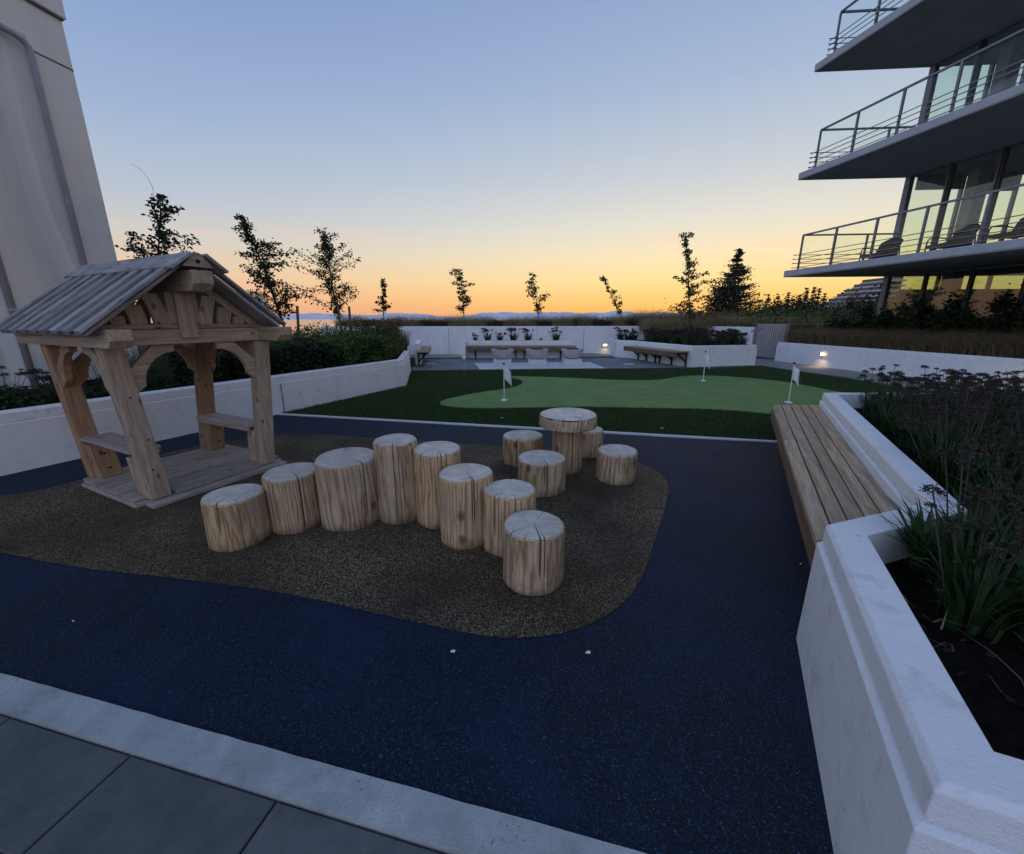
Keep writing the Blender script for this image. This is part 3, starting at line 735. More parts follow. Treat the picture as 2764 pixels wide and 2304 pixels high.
# lamp wall on the right
rw = [(13.5, 15.5), (9.64, 15.1), (10.1, 12.2), (10.75, 8.4), (11.6, 3.5), (12.2, 0.0)]
plR = planter('planter', rw, 0.67, 'white low wall below the apartment balconies with a lit wall lamp', closed=False, soil=0.6, th=0.2, soil_poly=[(13.5, 15.35), (9.8, 14.95), (10.25, 12.2), (10.9, 8.4), (11.75, 3.5), (12.3, 0), (24, 0), (24, 15.3)])
# left end step and small bench beyond the left planter
t = thing('planter', (-3.3, 13.5, 0), 'small white planter end seen past the left shrubs by the patio', 'planter')
b = MB(); b.prism([(-3.2, 13.6), (-3.02, 13.6), (-3.5, 16.2), (-3.75, 16.2)], 0, 0.70); b.build('wall', M['stucco'], t)

# ================================================================== LAMPS
def wall_lamp(p, n, label, w=0.22, power=9.0):
    """recessed brick light at p on a wall whose outward normal is n, washing the ground"""
    n = Vector(n).normalized(); s = Vector((0, 0, 1)).cross(n).normalized()
    m = Matrix((s, n, Vector((0, 0, 1)))).transposed().to_4x4(); m.translation = p
    t = thing('wall_lamp', p, label, 'lamp', 'lit lamps set in the white walls')
    b = MB()
    for c, d in (((0, 0.012, 0.055), (w, 0.024, 0.016)), ((0, 0.012, -0.055), (w, 0.024, 0.016)), ((w / 2 - 0.008, 0.012, 0), (0.016, 0.024, 0.094)), ((-w / 2 + 0.008, 0.012, 0), (0.016, 0.024, 0.094))): b.box(c, d)
    b.build('lamp_frame', M['black'], t, at=m)
    b = MB(); b.box((0, 0.008, 0), (w - 0.034, 0.014, 0.09)); b.build('lens', M['lens'], t, at=m)
    l = bpy.data.lights.new('lamp_light', 'AREA'); l.shape = 'RECTANGLE'; l.size = w; l.size_y = 0.06; l.energy = power; l.color = (1.0, 0.72, 0.40); l.spread = R(140)
    lo = bpy.data.objects.new('lamp_light', l); COL.objects.link(lo)
    d = (n * 0.55 - Vector((0, 0, 1)))
    lo.matrix_basis = Matrix.Translation(Vector(p) + n * 0.07 - Vector((0, 0, 0.05))) @ (-d).to_track_quat('Z', 'Y').to_matrix().to_4x4()
    set_parent(lo, t)
bwn = Vector((1.3, -16, 0)).normalized()
def on_back(u, z):
    p = A(u, 900, 18.0); x = p.x
    for _ in range(3):
        y = 17.55 + (x + 8) * 1.3 / 16; x = A(u, 930, y).x
    return Vector((x, y - 0.004, z))
wall_lamp(on_back(1633, 0.36), bwn, 'lit wall lamp on the tall back wall between the two planters', power=0.6)
wall_lamp(on_back(1262, 0.36), bwn, 'lit wall lamp on the back wall hidden behind the narrow planter end', power=0.9)
rwn = Vector((-(12.2 - 8.4), -(10.75 - 10.1), 0)).normalized()
def on_right(y, z):
    return Vector((10.1 + (12.2 - y) * 0.171 - 0.004, y, z))
wall_lamp(on_right(13.15, 0.40) + Vector((-0.01, 0, 0)), rwn, 'lit wall lamp on the low wall under the balconies', power=1.0)
wall_lamp(on_right(8.2, 0.40) + Vector((-0.01, 0, 0)), rwn, 'lit wall lamp hidden behind the alliums at the right edge', power=3)
for u, v, lb in ((1165, 981, 'flat white floor plate in the patio left of the fire bowls'), (1697, 982.5, 'flat white floor plate in the patio right of the fire bowls')):
    p = G(u, v); b = MB(); b.box((0, 0, 0.004), (0.34, 0.13, 0.012)); o = b.build('floor_plate', M['white'], bevel=0.002, at=Matrix.Translation(p)); tag(o, lb, 'plate', 'white plates in the patio floor')

# ================================================================== BENCHES
def slat_bench(name, c0, c1, c2, c3, z, nslat, label, split=None, mat='bench', legs=(), fascia_h=0.1, join=()):
    """c0-c1 front edge (c0 near end), c3-c2 back edge; slats run from the near to the far end"""
    t = thing(name, (c0[0], c0[1], 0), label, 'bench')
    c0, c1, c2, c3 = (Vector((q[0], q[1], 0)) for q in (c0, c1, c2, c3))
    gap = 0.014; th = 0.035
    cuts = [0.0] + list(join) + [1.0]
    for k in range(nslat):
        wd = (c3 - c0).length / nslat
        g = gap / wd / nslat / 2 if nslat else 0
        f0, f1 = k / nslat + (g if k else 0), (k + 1) / nslat - (g if k < nslat - 1 else 0)
        for a, bb in zip(cuts[:-1], cuts[1:]):
            e0 = 0.0012; q = [c0.lerp(c3, f0).lerp(c1.lerp(c2, f0), a), c0.lerp(c3, f1).lerp(c1.lerp(c2, f1), a), c0.lerp(c3, f1).lerp(c1.lerp(c2, f1), bb), c0.lerp(c3, f0).lerp(c1.lerp(c2, f0), bb)]
            d = (q[2] - q[1]).normalized(); q[0] += d * e0; q[1] += d * e0; q[2] -= d * e0; q[3] -= d * e0
            m, L = frame(q[0] + Vector((0, 0, z)), q[3] + Vector((0, 0, z)))
            mi = m.inverted(); b = MB()
            b.prism([tuple((mi @ (p + Vector((0, 0, z)))).xy) for p in q], -th, 0.0)
            b.build('slat', M[mat], t, bevel=0.003, at=m)
    d = (c1 - c0).normalized()
    side = (c3 - c0).normalized(); nrm = Vector((d.y, -d.x, 0)); nrm = nrm if nrm.dot(side) > 0 else -nrm
    zz = z - th - fascia_h / 2 + 0.012
    for a, bb in zip(cuts[:-1], cuts[1:]):
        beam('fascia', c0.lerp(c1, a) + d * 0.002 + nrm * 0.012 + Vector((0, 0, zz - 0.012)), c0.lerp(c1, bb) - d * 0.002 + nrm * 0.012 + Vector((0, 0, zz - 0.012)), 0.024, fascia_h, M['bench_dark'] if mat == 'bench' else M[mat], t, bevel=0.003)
    return t
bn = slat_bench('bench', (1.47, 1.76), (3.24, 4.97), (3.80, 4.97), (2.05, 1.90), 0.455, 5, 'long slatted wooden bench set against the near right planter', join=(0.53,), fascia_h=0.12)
for k in range(4):
    f = 0.15 + 0.24 * k
    a = Vector((1.47, 1.76, 0)).lerp(Vector((3.24, 4.97, 0)), f); c = Vector((2.05, 1.90, 0)).lerp(Vector((3.80, 4.97, 0)), f)
    beam('support', a + (c - a) * 0.12 + Vector((0, 0, 0.37)), c + Vector((0, 0, 0.37)), 0.05, 0.05, M['black'], bn, bevel=0)
    beam('support', a + (c - a) * 0.8 + Vector((0, 0, 0.02)), a + (c - a) * 0.8 + Vector((0, 0, 0.35)), 0.05, 0.05, M['black'], bn, up=(1, 0, 0), bevel=0)
def bracket(parent, p, back, z):
    p = Vector((p[0], p[1], 0)); back = Vector((back[0], back[1], 0)); w = 0.045
    b = MB()
    for a, c in ((p + Vector((0, 0, z - 0.03)), back + Vector((0, 0, z - 0.03))), (back + Vector((0, 0, 0.0)), back + Vector((0, 0, z))), (p.lerp(back, 0.15) + Vector((0, 0, z - 0.05)), back + Vector((0, 0, z - 0.30)))):
        m, L = frame(a, c, (0, 0, 1) if abs((c - a).normalized().z) < 0.9 else (1, 0, 0)); bb = MB(); bb.box((L / 2, 0, 0), (L, w, w)); b.add([m @ v for v in bb.v], bb.f)
    b.build('bracket', M['black'], parent)
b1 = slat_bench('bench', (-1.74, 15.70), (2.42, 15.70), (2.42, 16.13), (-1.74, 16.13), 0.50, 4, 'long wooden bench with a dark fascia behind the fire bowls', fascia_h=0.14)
for x in (-1.42, 0.16, 0.48, 1.9): bracket(b1, (x, 15.74), (x, 16.08), 0.455)
q0, q1 = Vector((4.62, 16.25, 0)), Vector((5.66, 12.96, 0))
dd = (q1 - q0).normalized(); nn = Vector((dd.y, -dd.x, 0))
if nn.x > 0: nn = -nn
c0 = q0 + dd * 0.35; c1 = q1 - dd * 0.12
b2 = slat_bench('bench', c0 + nn * 0.50, c1 + nn * 0.50 , c1 + nn * 0.012, c0 + nn * 0.012, 0.50, 4, 'wooden bench on black brackets along the angled allium planter', fascia_h=0.14)
for f in (0.10, 0.27, 0.45, 0.53, 0.74, 0.97): bracket(b2, (c0.lerp(c1, f) + nn * 0.42)[:2], (c0.lerp(c1, f) + nn * 0.04)[:2], 0.455)
b3 = slat_bench('bench', (-2.62, 12.9), (-3.05, 15.6), (-3.40, 15.6), (-3.0, 12.9), 0.50, 3, 'short slatted bench seen end-on beyond the left planter', fascia_h=0.09)
for f in (0.12, 0.85): bracket(b3, (-2.66 - 0.43 * f, 12.9 + 2.7 * f), (-2.95 - 0.43 * f, 12.9 + 2.7 * f), 0.455)

# ================================================================== FIRE BOWLS
sp_ = [G(1281, 981), G(1592, 978), G(1634, 994), G(1296, 998)]
skirted('stone_slab', sp_, 0.018, M['white_conc'], kind=None, drop=0.02)
tag(bpy.data.objects['stone_slab'], 'pale flat stone slab under the three fire bowls', 'slab')
proto = None
for i, (u, v, lb) in enumerate(((1356.5, 989, 'left of the three round concrete fire bowls on the patio'), (1449.5, 989, 'middle of the three round concrete fire bowls on the patio'), (1543, 988, 'right of the three round concrete fire bowls on the patio'))):
    p = G(u, v); p.z = 0.018; p.y += 0.30; p.x = p.x * (p.y / (p.y - 0.30))
    if proto is None:
        proto = thing('fire_bowl', p, lb, 'fire bowl', 'concrete fire bowls on the patio')
        T0 = Matrix.Translation(p)
        b = MB(); b.box((0, 0, 0.10), (0.58, 0.58, 0.20)); b.build('pedestal', M['white_conc'], proto, bevel=0.008, at=T0)
        b = MB(); b.lathe([(0.15, 0.202), (0.20, 0.215), (0.262, 0.27), (0.318, 0.36), (0.35, 0.45), (0.364, 0.515), (0.357, 0.522), (0.325, 0.52), (0.315, 0.45), (0.0, 0.44)], 40)
        b.build('bowl', M['bowl'], proto, smooth=False, at=T0)
        b = MB(); b.lathe([(0.19, 0.441), (0.19, 0.545), (0.17, 0.552), (0.0, 0.552)], 24); b.build('burner_cover', M['black'], proto, at=T0)
    else:
        copy_tree(proto, Matrix.Translation(p), lb)

# ================================================================== GOLF FLAGS
def golf_flag(ub, vb, ut, vt, label, flip=1):
    p = G(ub, vb); q = A(ut, vt, p.y - 0.02)
    t = thing('golf_flag', p, label, 'flag', 'white flags in the putting green')
    b = MB(); b.tube([p, q], 0.0095, 8); b.build('pole', M['white'], t)
    b = MB(); b.lathe([(0.065, 0.004), (0.065, 0.018), (0.045, 0.024), (0.0, 0.024)], 20, p); b.build('cup_rim', M['white'], t)
    b = MB(); b.tube([q, q + (q - p).normalized() * 0.03], 0.02, 8); b.build('cap', M['black'], t)
    # cloth hanging from the top, folded
    ax = (p - q).normalized(); n = 7; m = 8; vs = []; fs = []
    for i in range(n):
        for j in range(m):
            a, c = i / (n - 1), j / (m - 1)
            drop_ = 0.03 + a * 0.235 + c * (0.10 + 0.05 * a)
            out = c * (0.115 + 0.02 * a)
            vs.append(q + ax * drop_ + Vector((flip * (out + 0.010), 0.018 * math.sin(c * 7 + a * 2) + 0.0, 0)))
    for i in range(n - 1):
        for j in range(m - 1): fs.append((i * m + j, (i + 1) * m + j, (i + 1) * m + j + 1, i * m + j + 1))
    o = link_mesh('cloth', vs, fs, M['flag'], t, smooth=True)
    md = o.modifiers.new('thick', 'SOLIDIFY'); md.thickness = 0.002
golf_flag(1361, 1081, 1360, 983, 'white flag at the left tip of the putting green, nearest the log table')
golf_flag(1898, 1028, 1905, 950, 'white flag at the back of the putting green before the wedge planter')
golf_flag(2128, 1087, 2144, 982, 'white flag at the right of the putting green beside the bench end')

# ================================================================== LOG STUMPS
def log_mesh(r, h, seed, seg=132, rows=12, taper=0.02, lean=0.0):
    q = random.Random(seed)
    cracks = []
    for _ in range(q.randint(10, 16)):
        cracks.append((q.uniform(0, 2 * math.pi), q.choice((0.5, 0.8, 1.0, 1.0)) * q.uniform(0.0018, 0.0045), q.uniform(0, 0.5) if q.random() < 0.45 else 0.0, q.uniform(0.55, 1.0) if q.random() < 0.5 else 1.0, q.uniform(0.25, 1.0), q.uniform(0.15, 0.7)))
    big = q.randrange(len(cracks)); c = cracks[big]; cracks[big] = (-math.pi / 2 + q.uniform(-0.7, 0.9), 0.0058, 0.0, q.uniform(0.6, 1.0), 1.0, 0.02)
    vs, cr = [], []
    def crack_at(a, f, top=False, rr=1.0):
        best = 0.0
        for (ca, w, f0, f1, dep, r0) in cracks:
            d = abs((a - ca + math.pi) % (2 * math.pi) - math.pi) * r
            if top:
                wob = 0.012 * math.sin(rr * 9 + ca * 5) * (1 - rr); d = abs(((a - ca + math.pi) % (2 * math.pi) - math.pi)) * r * rr + abs(wob) * 0.4
                if f1 < 1.0 and f0 > 0: continue
                if rr < r0: continue
                wid = w * (0.35 + 0.65 * rr)
            else:
                ff = 1 - f
                if not (f0 <= ff <= f1): continue
                wid = w * min(1, (ff - f0 + 0.02) * 8 if f0 > 0 else 1, (f1 - ff) * 6 + 0.15)
            best = max(best, dep * max(0, 1 - d / max(wid, 1e-4)))
        return best
    angs = [2 * math.pi * k / seg for k in range(seg)]
    # snap one vertex to every crack centre
    for c_ in cracks:
        ca = c_[0] % (2 * math.pi); wa = c_[1] / r * 1.15
        angs = [a for a in angs if abs((a - ca + math.pi) % (2 * math.pi) - math.pi) > wa * 1.3] + [(ca + o_ * wa) % (2 * math.pi) for o_ in (-1, -0.45, 0, 0.45, 1)]
    angs = sorted(angs); seg = len(angs)
    sx, sy = 1 + q.uniform(-0.04, 0.04), 1 + q.uniform(-0.04, 0.04); ph = q.uniform(0, 6)
    def rad(a, z): return r * (1 + 0.02 * math.sin(2 * a + ph) + 0.012 * math.sin(3 * a + 2 * ph) + 0.006 * math.sin(7 * a + z * 4 + ph)) * (1 + taper * (1 - z / h) ) * (1 + 0.008 * mnoise.noise(Vector((math.cos(a) * 3, math.sin(a) * 3, z * 5 + seed))))
    zs = [0, 0.006] + [h * (i / rows) for i in range(1, rows)] + [h - 0.022, h - 0.013, h - 0.005, h]
    ins = [0.006, 0.0] + [0] * (rows - 1) + [0.0, 0.004, 0.011, 0.022]
    for z, i_ in zip(zs, ins):
        for a in angs:
            c = crack_at(a, z / h); rr = rad(a, z) - i_ - 0.020 * c
            vs.append((rr * math.cos(a) * sx, rr * math.sin(a) * sy, z)); cr.append(min(1, c * 1.15))
    nr = len(zs)
    tops = [0.90, 0.76, 0.60, 0.42, 0.24, 0.10]
    for f in tops:
        for a in angs:
            c = crack_at(a, 1, True, f); rr = (rad(a, h) - 0.022) * f
            zz = h - 0.012 * c + 0.0025 * mnoise.noise(Vector((rr * math.cos(a) * 14, rr * math.sin(a) * 14, seed)))
            vs.append((rr * math.cos(a) * sx, rr * math.sin(a) * sy, zz)); cr.append(min(1, c * 1.1))
    R_ = nr + len(tops)
    vs.append((0, 0, h)); cr.append(0.0)
    fs = [(i * seg + k, i * seg + (k + 1) % seg, (i + 1) * seg + (k + 1) % seg, (i + 1) * seg + k) for i in range(R_ - 1) for k in range(seg)]
    fs += [((R_ - 1) * seg + k, (R_ - 1) * seg + (k + 1) % seg, R_ * seg) for k in range(seg)]
    return vs, fs, cr
def make_log(name, p, r, h, seed, parent=None, z0=0.004, smooth=True):
    vs, fs, cr = log_mesh(r, h, seed)
    o = link_mesh(name, vs, fs, M['log'], None, smooth=smooth)
    at = o.data.attributes.new('crack', 'FLOAT', 'POINT'); at.data.foreach_set('value', cr)
    o.matrix_basis = Matrix.Translation((p[0], p[1], z0)) @ Matrix.Rotation(0, 4, 'Z')
    if parent is not None: set_parent(o, parent)
    return o
stumps = [  # centre x, y, radius, height, label
    (-1.895, 2.56, 0.182, 0.345, 'shortest stepping stump at the left end of the row, with swirling grain'),
    (-1.615, 2.80, 0.188, 0.415, 'second stump from the left in the stepping row, with a knot'),
    (-1.235, 2.88, 0.226, 0.50, 'broadest stump of the stepping row, third from the left'),
    (-0.87, 2.91, 0.158, 0.625, 'tallest thin stump in the middle of the stepping row'),
    (-0.555, 2.87, 0.180, 0.57, 'second tallest stump, just right of the tallest one'),
    (-0.315, 2.59, 0.182, 0.49, 'stump sixth from the left with a notch at its foot'),
    (-0.015, 2.475, 0.172, 0.42, 'stump half hidden behind the nearest one in the row'),
    (0.125, 2.12, 0.172, 0.355, 'nearest stump at the right end of the stepping row, with split top')]
for i, (x, y, r, h, lb) in enumerate(stumps):
    tag(make_log('log_stump', (x, y), r, h, 20 + i), lb, 'stump', 'stepping stumps in a rising and falling row')
stools = [(0.115, 4.16, 0.205, 0.30, 'log stool at the left of the log table'), (0.262, 3.43, 0.212, 0.305, 'log stool nearest the camera in front of the log table'),
          (0.83, 4.42, 0.185, 0.30, 'log stool mostly hidden behind the log table'), (1.0, 3.68, 0.190, 0.29, 'log stool at the right of the log table')]
for i, (x, y, r, h, lb) in enumerate(stools):
    tag(make_log('log_stool', (x, y), r, h, 50 + i), lb, 'stool', 'log stools round the log table')
tb = thing('log_table', (0.555, 3.90, 0), 'round log table with a thick disc top among the stools', 'table')
make_log('pedestal', (0.555, 3.90), 0.150, 0.47, 71, tb)
make_log('tabletop', (0.555, 3.90), 0.285, 0.125, 72, tb, z0=0.472)

# ================================================================== PLAYHOUSE
HO = Vector((-2.95, 3.08, 0)); HA = Vector((0.447, 0.894, 0)).normalized(); HB = Vector((-0.894, 0.447, 0)).normalized()
def HW(s, t, z): return HO + HA * s + HB * t + Vector((0, 0, z))
HM = Matrix((HA, HB, Vector((0, 0, 1)))).transposed().to_4x4(); HM.translation = HO
hut = thing('playhouse', HW(0.54, 0.57, 0), 'small weathered timber playhouse with a ribbed gable roof and side seats', 'playhouse')
def hbeam(name, a, c, w, h, mat='cedar', up=(0, 0, 1), bevel=0.006, ends=0.0):
    u = HA * up[0] + HB * up[1] + Vector((0, 0, up[2]))
    return beam(name, HW(*a), HW(*c), w, h, M[mat], hut, u, bevel, ends)
# base boards and deck planks
hbeam('base_board', (-0.04, -0.02, 0.022), (1.13, -0.02, 0.022), 0.14, 0.036, 'deck')
hbeam('base_board', (-0.04, 1.12, 0.022), (1.13, 1.12, 0.022), 0.14, 0.036, 'deck')
hbeam('base_board', (-0.03, 0.055, 0.022), (-0.03, 1.045, 0.022), 0.14, 0.034, 'deck')
hbeam('base_board', (1.10, 0.055, 0.022), (1.10, 1.045, 0.022), 0.14, 0.034, 'deck')
for k in range(11):
    t0 = -0.01 + k * 0.104
    s0, s1 = (0.165, 0.93) if k in (0, 10) else (-0.085, 1.16)
    if k == 1: s0, s1 = (-0.085, 1.16)
    q = hbeam('deck_plank', (s0, t0 + 0.045, 0.0535 + 0.002 * rng.random()), (s1 + rng.uniform(-0.006, 0.006), t0 + 0.045, 0.0535 + 0.002 * rng.random()), 0.096, 0.025, 'deck', bevel=0.005)
# splayed posts: wider apart at the top
def post(sb, st, t0, zb=0.045, zt=1.285, w=0.14, d=0.115, mat='cedar'):
    b = MB(); vs = []
    for s, z in ((sb, zb), (st, zt)):
        for a, c in ((0, 0), (w, 0), (w, d), (0, d)): vs.append((s + a, t0 + c, z))
    b.add(vs, [(0, 3, 2, 1), (4, 5, 6, 7), (0, 1, 5, 4), (1, 2, 6, 5), (2, 3, 7, 6), (3, 0, 4, 7)])
    # turn so that the grain runs up the post
    T = Matrix.Translation((sb, t0, zb)) @ Matrix.Rotation(-math.pi / 2, 4, 'Y')
    Ti = T.inverted(); b.v = [Ti @ v for v in b.v]
    return b.build('post', M[mat], hut, bevel=0.010, at=HM @ T)
SL0, SL1, SR0, SR1 = 0.0, -0.085, 0.925, 1.05
post(SL0, SL1, 0.0); post(SR0, SR1, 0.0); post(SL0 - 0.02, SL1, 1.02, mat='orange'); post(SR0, SR1, 1.02, mat='orange')
# plates, ties, ridge
hbeam('roof_plate', (-0.06, -0.30, 1.352), (-0.06, 1.46, 1.352), 0.135, 0.13, ends=0.055)
hbeam('roof_plate', (1.17, -0.30, 1.352), (1.17, 1.46, 1.352), 0.135, 0.13, ends=0.055)
hbeam('tie_beam', (0.009, 0.045, 1.348), (1.10, 0.045, 1.348), 0.085, 0.118)
hbeam('tie_beam', (0.009, 1.10, 1.348), (1.10, 1.10, 1.348), 0.085, 0.118)
hbeam('tie_rail', (-0.11, 0.03, 1.430), (1.22, 0.03, 1.430), 0.06, 0.036, bevel=0.004)
hbeam('tie_rail', (-0.11, 1.115, 1.430), (1.22, 1.115, 1.430), 0.06, 0.036, bevel=0.004)
RS, RZ = 0.50, 1.955
hbeam('ridge_beam', (RS, -0.36, 1.775), (RS, 1.52, 1.775), 0.15, 0.155, ends=0.06)
for t0, f in ((-0.012, -1), (1.155, 1)):
    hbeam('king_post', (RS, t0, 1.335), (RS, t0, 1.70), 0.13, 0.03, up=(0, 1, 0))
    hbeam('king_post_side', (RS, t0 - f * 0.045, 1.45), (RS, t0 - f * 0.045, 1.70), 0.23, 0.035, up=(0, 1, 0))
# fan of curved boards in each gable
def fan_board(s_foot, w, hgt, side, t0):
    n = 9; P = []
    lim = lambda x: RZ - SLOPE * abs(x - RS) - 0.055
    hh = 0.6
    while 1.449 + hh > lim(s_foot + side * 0.42 * hh ** 1.7 * 1.6 + side * w * 0.5) and hh > 0.04: hh -= 0.01
    for i in range(n + 1):
        z_ = hh * i / n; x = s_foot + side * 0.42 * z_ ** 1.7 * 1.6; P.append((x, 1.449 + z_))
    out = [(x + side * w * (0.55 + 0.1 * k / n), z) for k, (x, z) in enumerate(P)]; inn = [(x - side * w * (0.45), z) for x, z in P][::-1]
    prof = out + inn; m = len(prof)
    vs = [(x, t0 - 0.014, z) for x, z in prof] + [(x, t0 + 0.014, z) for x, z in prof]
    b = MB(); b.add(vs, [tuple(range(m)), tuple(range(m, 2 * m))[::-1]] + [(i, (i + 1) % m, m + (i + 1) % m, m + i) for i in range(m)])
    T = Matrix.Translation((s_foot, t0, 1.449)) @ Matrix.Rotation(-math.pi / 2, 4, 'Y'); Ti = T.inverted(); b.v = [Ti @ v for v in b.v]
    b.build('gable_board', M['cedar'], hut, bevel=0.003, at=HM @ T)
SLOPE = 0.80
for t0 in (0.035, 1.11):
    for sg in (-1, 1):
        for off, w in ((0.155, 0.10), (0.305, 0.10), (0.435, 0.08)):
            x = RS + sg * off
            top = (RZ - SLOPE * off) - 1.449 - 0.09
            fan_board(x, w, max(0.05, top + 0.03), sg, t0)
    if t0 < 0.5:
        hbeam('rafter', (-0.15, t0, RZ - SLOPE * (RS + 0.15) - 0.052), (RS - 0.06, t0, RZ - SLOPE * 0.06 - 0.052), 0.035, 0.06)
        hbeam('rafter', (1.15, t0, RZ - SLOPE * 0.65 - 0.052), (RS + 0.06, t0, RZ - SLOPE * 0.06 - 0.052), 0.035, 0.06)
# roof: boards down each slope, lower boards under, raised boards over
T0R, T1R = -0.33, 1.50
nb = 9; pitch = (T1R - T0R) / nb
for sg in (-1, 1):
    ex = 0.73 if sg < 0 else 0.68; e_s = RS + sg * ex; e_z = RZ - SLOPE * ex
    nrm = Vector((sg * SLOPE, 0, 1)).normalized()
    for k in range(nb):
        tt = T0R + (k + 0.5) * pitch
        o1 = 0.0; jit = rng.uniform(-0.004, 0.004)
        for lay, (dt, ww, oo, ll) in enumerate(((0.0, 0.092, 0.040, 0.0), (pitch / 2, pitch - 0.004, 0.0, -0.02))):
            if lay == 1 and k == nb - 1: continue
            a = Vector((RS + sg * 0.012, tt + dt, RZ - 0.012 * SLOPE)) + nrm * oo
            c = Vector((e_s, tt + dt, e_z)) + nrm * (oo + jit); c += (c - a).normalized() * ll
            hbeam('roof_board', tuple(a), tuple(c), ww, 0.022, 'roof', up=tuple(nrm), bevel=0.003)
    # ridge cap board
    a = Vector((RS + sg * 0.095, 0, RZ - 0.095 * SLOPE)) + nrm * 0.047
    hbeam('ridge_cap', (a.x, T0R - 0.03, a.z), (a.x, T1R + 0.02, a.z), 0.19, 0.022, 'roof', up=tuple(nrm), bevel=0.003)
b = MB(); b.add([(RS - 0.11, -0.325, RZ - 0.075), (RS + 0.11, -0.325, RZ - 0.075), (RS + 0.02, -0.325, RZ + 0.03), (RS - 0.02, -0.325, RZ + 0.03), (RS - 0.11, -0.29, RZ - 0.075), (RS + 0.11, -0.29, RZ - 0.075), (RS + 0.02, -0.29, RZ + 0.03), (RS - 0.02, -0.29, RZ + 0.03)],
    [(0, 1, 2, 3), (7, 6, 5, 4), (0, 4, 5, 1), (1, 5, 6, 2), (2, 6, 7, 3), (3, 7, 4, 0)])
b.build('ridge_end', M['cedar'], hut, at=HM)
# knee braces
def brace(corner, dirv, mat='cedar', size=0.34):
    """corner: (s,t,z) where post meets beam; dirv: horizontal unit (ds,dt)"""
    k = size / 0.36
    out = [(0.0, -0.20), (0.20, 0.0), (0.37, 0.0), (0.35, -0.035)]
    arc = []
    for i in range(9):
        a = math.pi / 2 * i / 8
        arc.append((0.355 - 0.255 * math.sin(a) , -0.06 - 0.27 * (1 - math.cos(a)) ))
    prof = [(x * k, z * k) for x, z in out + arc[:] + [(0.045, -0.375), (0.0, -0.40)]]
    # x along dirv, thickness across
    d = Vector((dirv[0], dirv[1], 0)).normalized(); w = Vector((-d.y, d.x, 0)); c = Vector(corner)
    n = len(prof); vs = [c + d * x + w * -0.026 + Vector((0, 0, z)) for x, z in prof] + [c + d * x + w * 0.026 + Vector((0, 0, z)) for x, z in prof]
    b = MB(); b.add(vs, [tuple(range(n))[::-1], tuple(range(n, 2 * n))] + [(i, (i + 1) % n, n + (i + 1) % n, n + i) for i in range(n)])
    b.build('brace', M[mat], hut, bevel=0.003, at=HM)
for (s, t, d) in ((0.052, 0.055, (1, 0)), (-0.02, 0.112, (0, 1)), (1.05, 0.055, (-1, 0)), (1.12, 0.112, (0, 1)), (0.052, 1.08, (1, 0)), (-0.02, 1.022, (0, -1)), (1.05, 1.08, (-1, 0)), (1.12, 1.022, (0, -1))):
    brace((s, t, 1.287), d, 'orange' if (t > 0.9) else 'cedar')
# seats with blocks
for sb, st in ((SL0, SL1), (SR0, SR1)):
    lean = (st - sb) * 0.30; ss = sb + lean + (0.10 if sb < 0.5 else 0.04)
    hbeam('seat', (ss, 0.118, 0.445), (ss, 1.017, 0.445), 0.215, 0.032, 'deck')
    hbeam('seat_rail', (ss + (0.085 if sb < 0.5 else -0.085), 0.118, 0.412), (ss + (0.085 if sb < 0.5 else -0.085), 1.017, 0.412), 0.03, 0.03)
    for t0 in (0.117, 0.903):
        blk = post(sb + 0.0, sb + lean, t0, zb=0.067, zt=0.395, w=0.165 if sb < 0.5 else 0.15, d=0.115, mat='orange' if t0 > 0.5 else 'cedar'); blk.name = 'seat_block'
        for z in (0.16, 0.30):
            f = (z - 0.067) / 0.33; x = sb + lean * f + 0.085; b = MB(); b.tube([(x, t0 - 0.0015, z), (x, t0 + 0.003, z)], 0.011, 10); b.build('bolt_recess', M['hole'], hut, at=HM)
for (s, z) in ((0.10, 0.55), (0.065, 0.30), (0.075, 0.9)):
    f = (z - 0.045) / 1.24; x = s + (SL1 - SL0) * f
    b = MB(); b.tube([(x, -0.0015, z), (x, 0.003, z)], 0.008, 10); b.build('bolt_recess', M['hole'], hut, at=HM)
b = MB(); b.tube([(RS, -0.328, RZ - 0.035), (RS, -0.32, RZ - 0.035)], 0.016, 12); b.build('bolt_recess', M['hole'], hut, at=HM)

# ================================================================== LEFT TOWER
TW = Vector((-6.78, 7.5, 0)); TD = Vector((-0.158, -0.987, 0)); TN = Vector((0.987, -0.158, 0))     # corner, along the wall towards the camera, outward
tower = thing('tower_building', TW, 'tall pale stucco building at the left edge with downpipes and soft shade shaped in relief', 'building')
def TP(a, d, z): return TW + TD * a - TN * d + Vector((0, 0, z))          # a along, d inwards
b = MB()
vs = [TP(0, 0, 0.3), TP(0, 0, 5.22), TP(0, 3, 5.22), TP(0, 3, 0.3)]
back = [TP(9, 0.62, 0.3), TP(9, 0.62, 5.22), TP(9, 3, 5.22), TP(9, 3, 0.3)]
